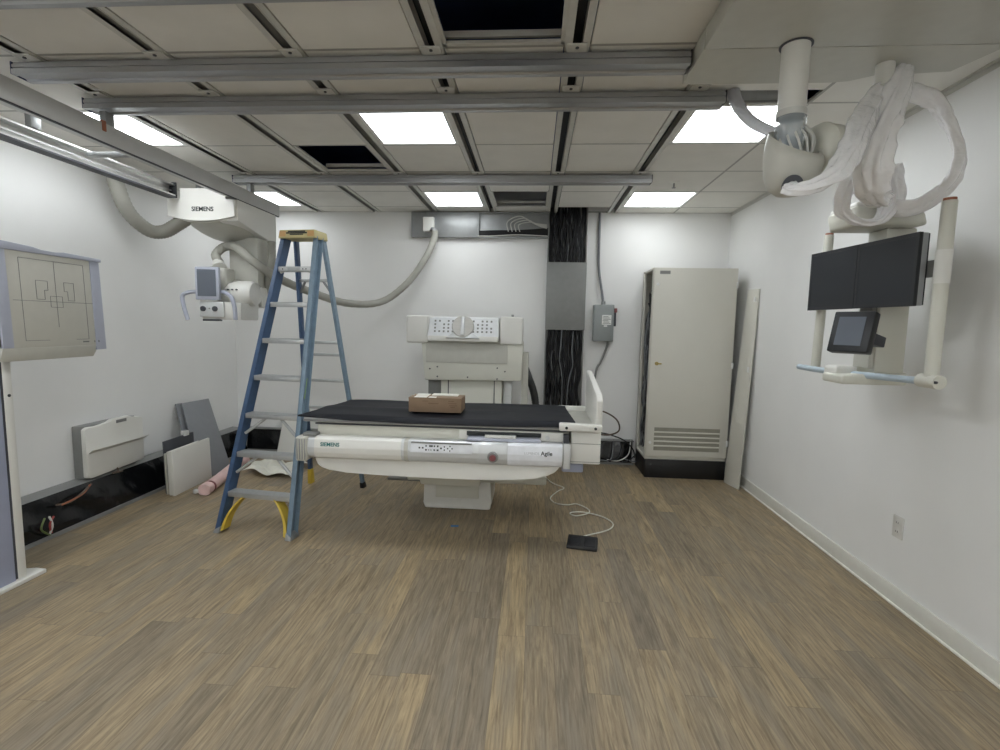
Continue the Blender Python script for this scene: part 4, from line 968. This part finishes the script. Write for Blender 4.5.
for k in range(26):
    y = y0 + .06 + .28 * rnd.random(); w.tube([(x0 + rnd.uniform(.02, .09), y + rnd.uniform(-.03, .03), .25 + 1.5 * q_ / 7 * rnd.uniform(.9, 1.05)) for q_ in range(8)], rnd.uniform(.005, .009), 6, 4)
o = w.build('black_cables', 'cabd', t); o['kind'] = 'stuff'
w = MB()
for k in range(9):
    y = y0 + .05 + .25 * rnd.random(); w.tube([(x0 + rnd.uniform(.005, .05), y + rnd.uniform(-.03, .03), .25 + 1.35 * q_ / 7 * rnd.uniform(.9, 1.05)) for q_ in range(8)], .006, 6, 4)
o = w.build('grey_cables', 'cabg', t); o['kind'] = 'stuff'
dr = MB().box(x0 + .004, x1, y0 - .022, y0 - .002, zb + .016, zt - .002, .004).build('door', 'cab', t)
yd_ = y0 - .022
gx0, gx1, gz0, gz1 = 1.175, 1.79, .275, .50
MB().box(gx0, gx1, yd_ - .0015, yd_ + .001, gz0, gz1).build('vent_recess', 'vent', dr)
for k in range(4):
    z = gz0 + (gz1 - gz0) * (k + 1) / 5
    MB().box(gx0, gx1, yd_ - .006, yd_, z - .007, z + .007, .002).build('vent_slat', 'cab', dr)
MB().box(1.155, 1.25, yd_ - .002, yd_, 1.955, 1.985).build('name_plate', 'steeld', dr)
lk = MB().cyl((1.165, yd_ - .006, 1.115), (1.165, yd_, 1.115), .018, n=18).build('lock', 'brass', dr)
MB().cyl((1.165, yd_ - .03, 1.115), (1.165, yd_ - .005, 1.115), .007, n=10).box(1.168, 1.205, yd_ - .03, yd_ - .024, 1.108, 1.122, .002).build('key', 'brass', dr)
MB().cyl((1.14, yd_ - .004, 1.86), (1.14, yd_, 1.86), .014, n=14).cyl((1.14, yd_ - .004, .35), (1.14, yd_, .35), .014, n=14).build('door_bolt', 'label', dr)
for z in (.36, 1.11, 1.86): MB().box(x1 - .012, x1 + .008, yd_ - .004, y0 + .02, z - .03, z + .03, .003).build('hinge', 'label', dr)

t = thing('loose_cable', 'dark cable looping between the foot board and the tall cabinet', 'cable', (.8, YB - .14, .25))
MB().tube([(.56, 5.0, .60), (.72, 5.1, .59), (.87, 5.15, .50), (.90, 5.15, .39), (.80, 5.12, .345), (.66, 5.08, .36), (.54, 5.0, .42)], .008, 10, 10).build('loop', 'copper', t)
MB().tube([(.52, 5.0, .43), (.66, 5.12, .37), (.80, 5.16, .34), (.96, 5.17, .28), (1.06, 5.2, .18), (1.09, 5.26, .08)], .007, 10, 10).build('tail', 'cabd', t)

# door panel leaning on the right wall
t = thing('cabinet_panel', 'narrow cream metal panel leaning on the right wall beside the cabinet', 'panel', (1.88, 4.65, 0))
pc = [(1.835, 4.76, .001), (1.885, 4.545, .001), (1.955, 4.56, 1.81), (1.945, 4.775, 1.82)]
MB().slab(pc, (.012, .003, 0), .002).build('sheet', 'cab', t)
MB().slab([(1.925, 4.60, 1.07), (1.928, 4.585, 1.07), (1.929, 4.585, 1.12), (1.926, 4.60, 1.12)], (-.012, 0, 0)).slab([(1.940, 4.60, 1.70), (1.943, 4.585, 1.70), (1.944, 4.585, 1.74), (1.941, 4.60, 1.74)], (-.012, 0, 0)).build('latch', 'label', t)

# ================================================================ FLOOR ITEMS
fm = frame((.352, 3.205, 0), (.985, -.17, 0), (.17, .985, 0))
t = thing('foot_switch', 'black foot switch pedal lying on the floor in front of the table', 'foot switch', (.352, 3.205, 0))
MB(fm).hexa([(-.10, -.065, .0), (.10, -.065, .0), (.10, .065, 0), (-.10, .065, 0), (-.098, -.06, .022), (.098, -.06, .022), (.098, .062, .05), (-.098, .062, .05)], .006).build('housing', 'plinth', t)
for x in (-.05, .05): MB(fm).hexa([(x - .038, -.055, .024), (x + .038, -.055, .024), (x + .038, .03, .042), (x - .038, .03, .042), (x - .036, -.05, .03), (x + .036, -.05, .03), (x + .036, .03, .05), (x - .036, .03, .05)], .003).build('pedal', 'black', t)
MB(fm).cyl((-.012, .06, .03), (-.012, .085, .03), .009, n=12).cyl((.014, .06, .03), (.014, .085, .03), .009, n=12).build('cable_gland', 'steel', t)
cz = .006
MB().tube([(.35, 3.29, .03), (.40, 3.37, cz), (.56, 3.48, cz), (.615, 3.60, cz), (.56, 3.72, cz), (.44, 3.80, cz), (.34, 3.80, cz), (.31, 3.75, cz + .004), (.36, 3.71, cz + .006), (.45, 3.76, cz + .012), (.46, 3.86, cz + .006),
           (.38, 3.98, cz), (.30, 3.95, cz), (.21, 3.98, cz), (.17, 4.10, cz), (.24, 4.28, cz), (.30, 4.38, cz), (.22, 4.48, cz), (.16, 4.52, .03), (.12, 4.3, .14), (.08, 3.99, .25)], .0048, 8, 8).build('cord', 'cream', t)
o = MB().slab([(-.565, 3.42, .0005), (-.51, 3.425, .0005), (-.512, 3.455, .0005), (-.568, 3.45, .0005)], (0, 0, .001)).build('tape_piece', 'bluetape'); tag(o, 'small piece of blue tape stuck on the floor below the table', 'tape')
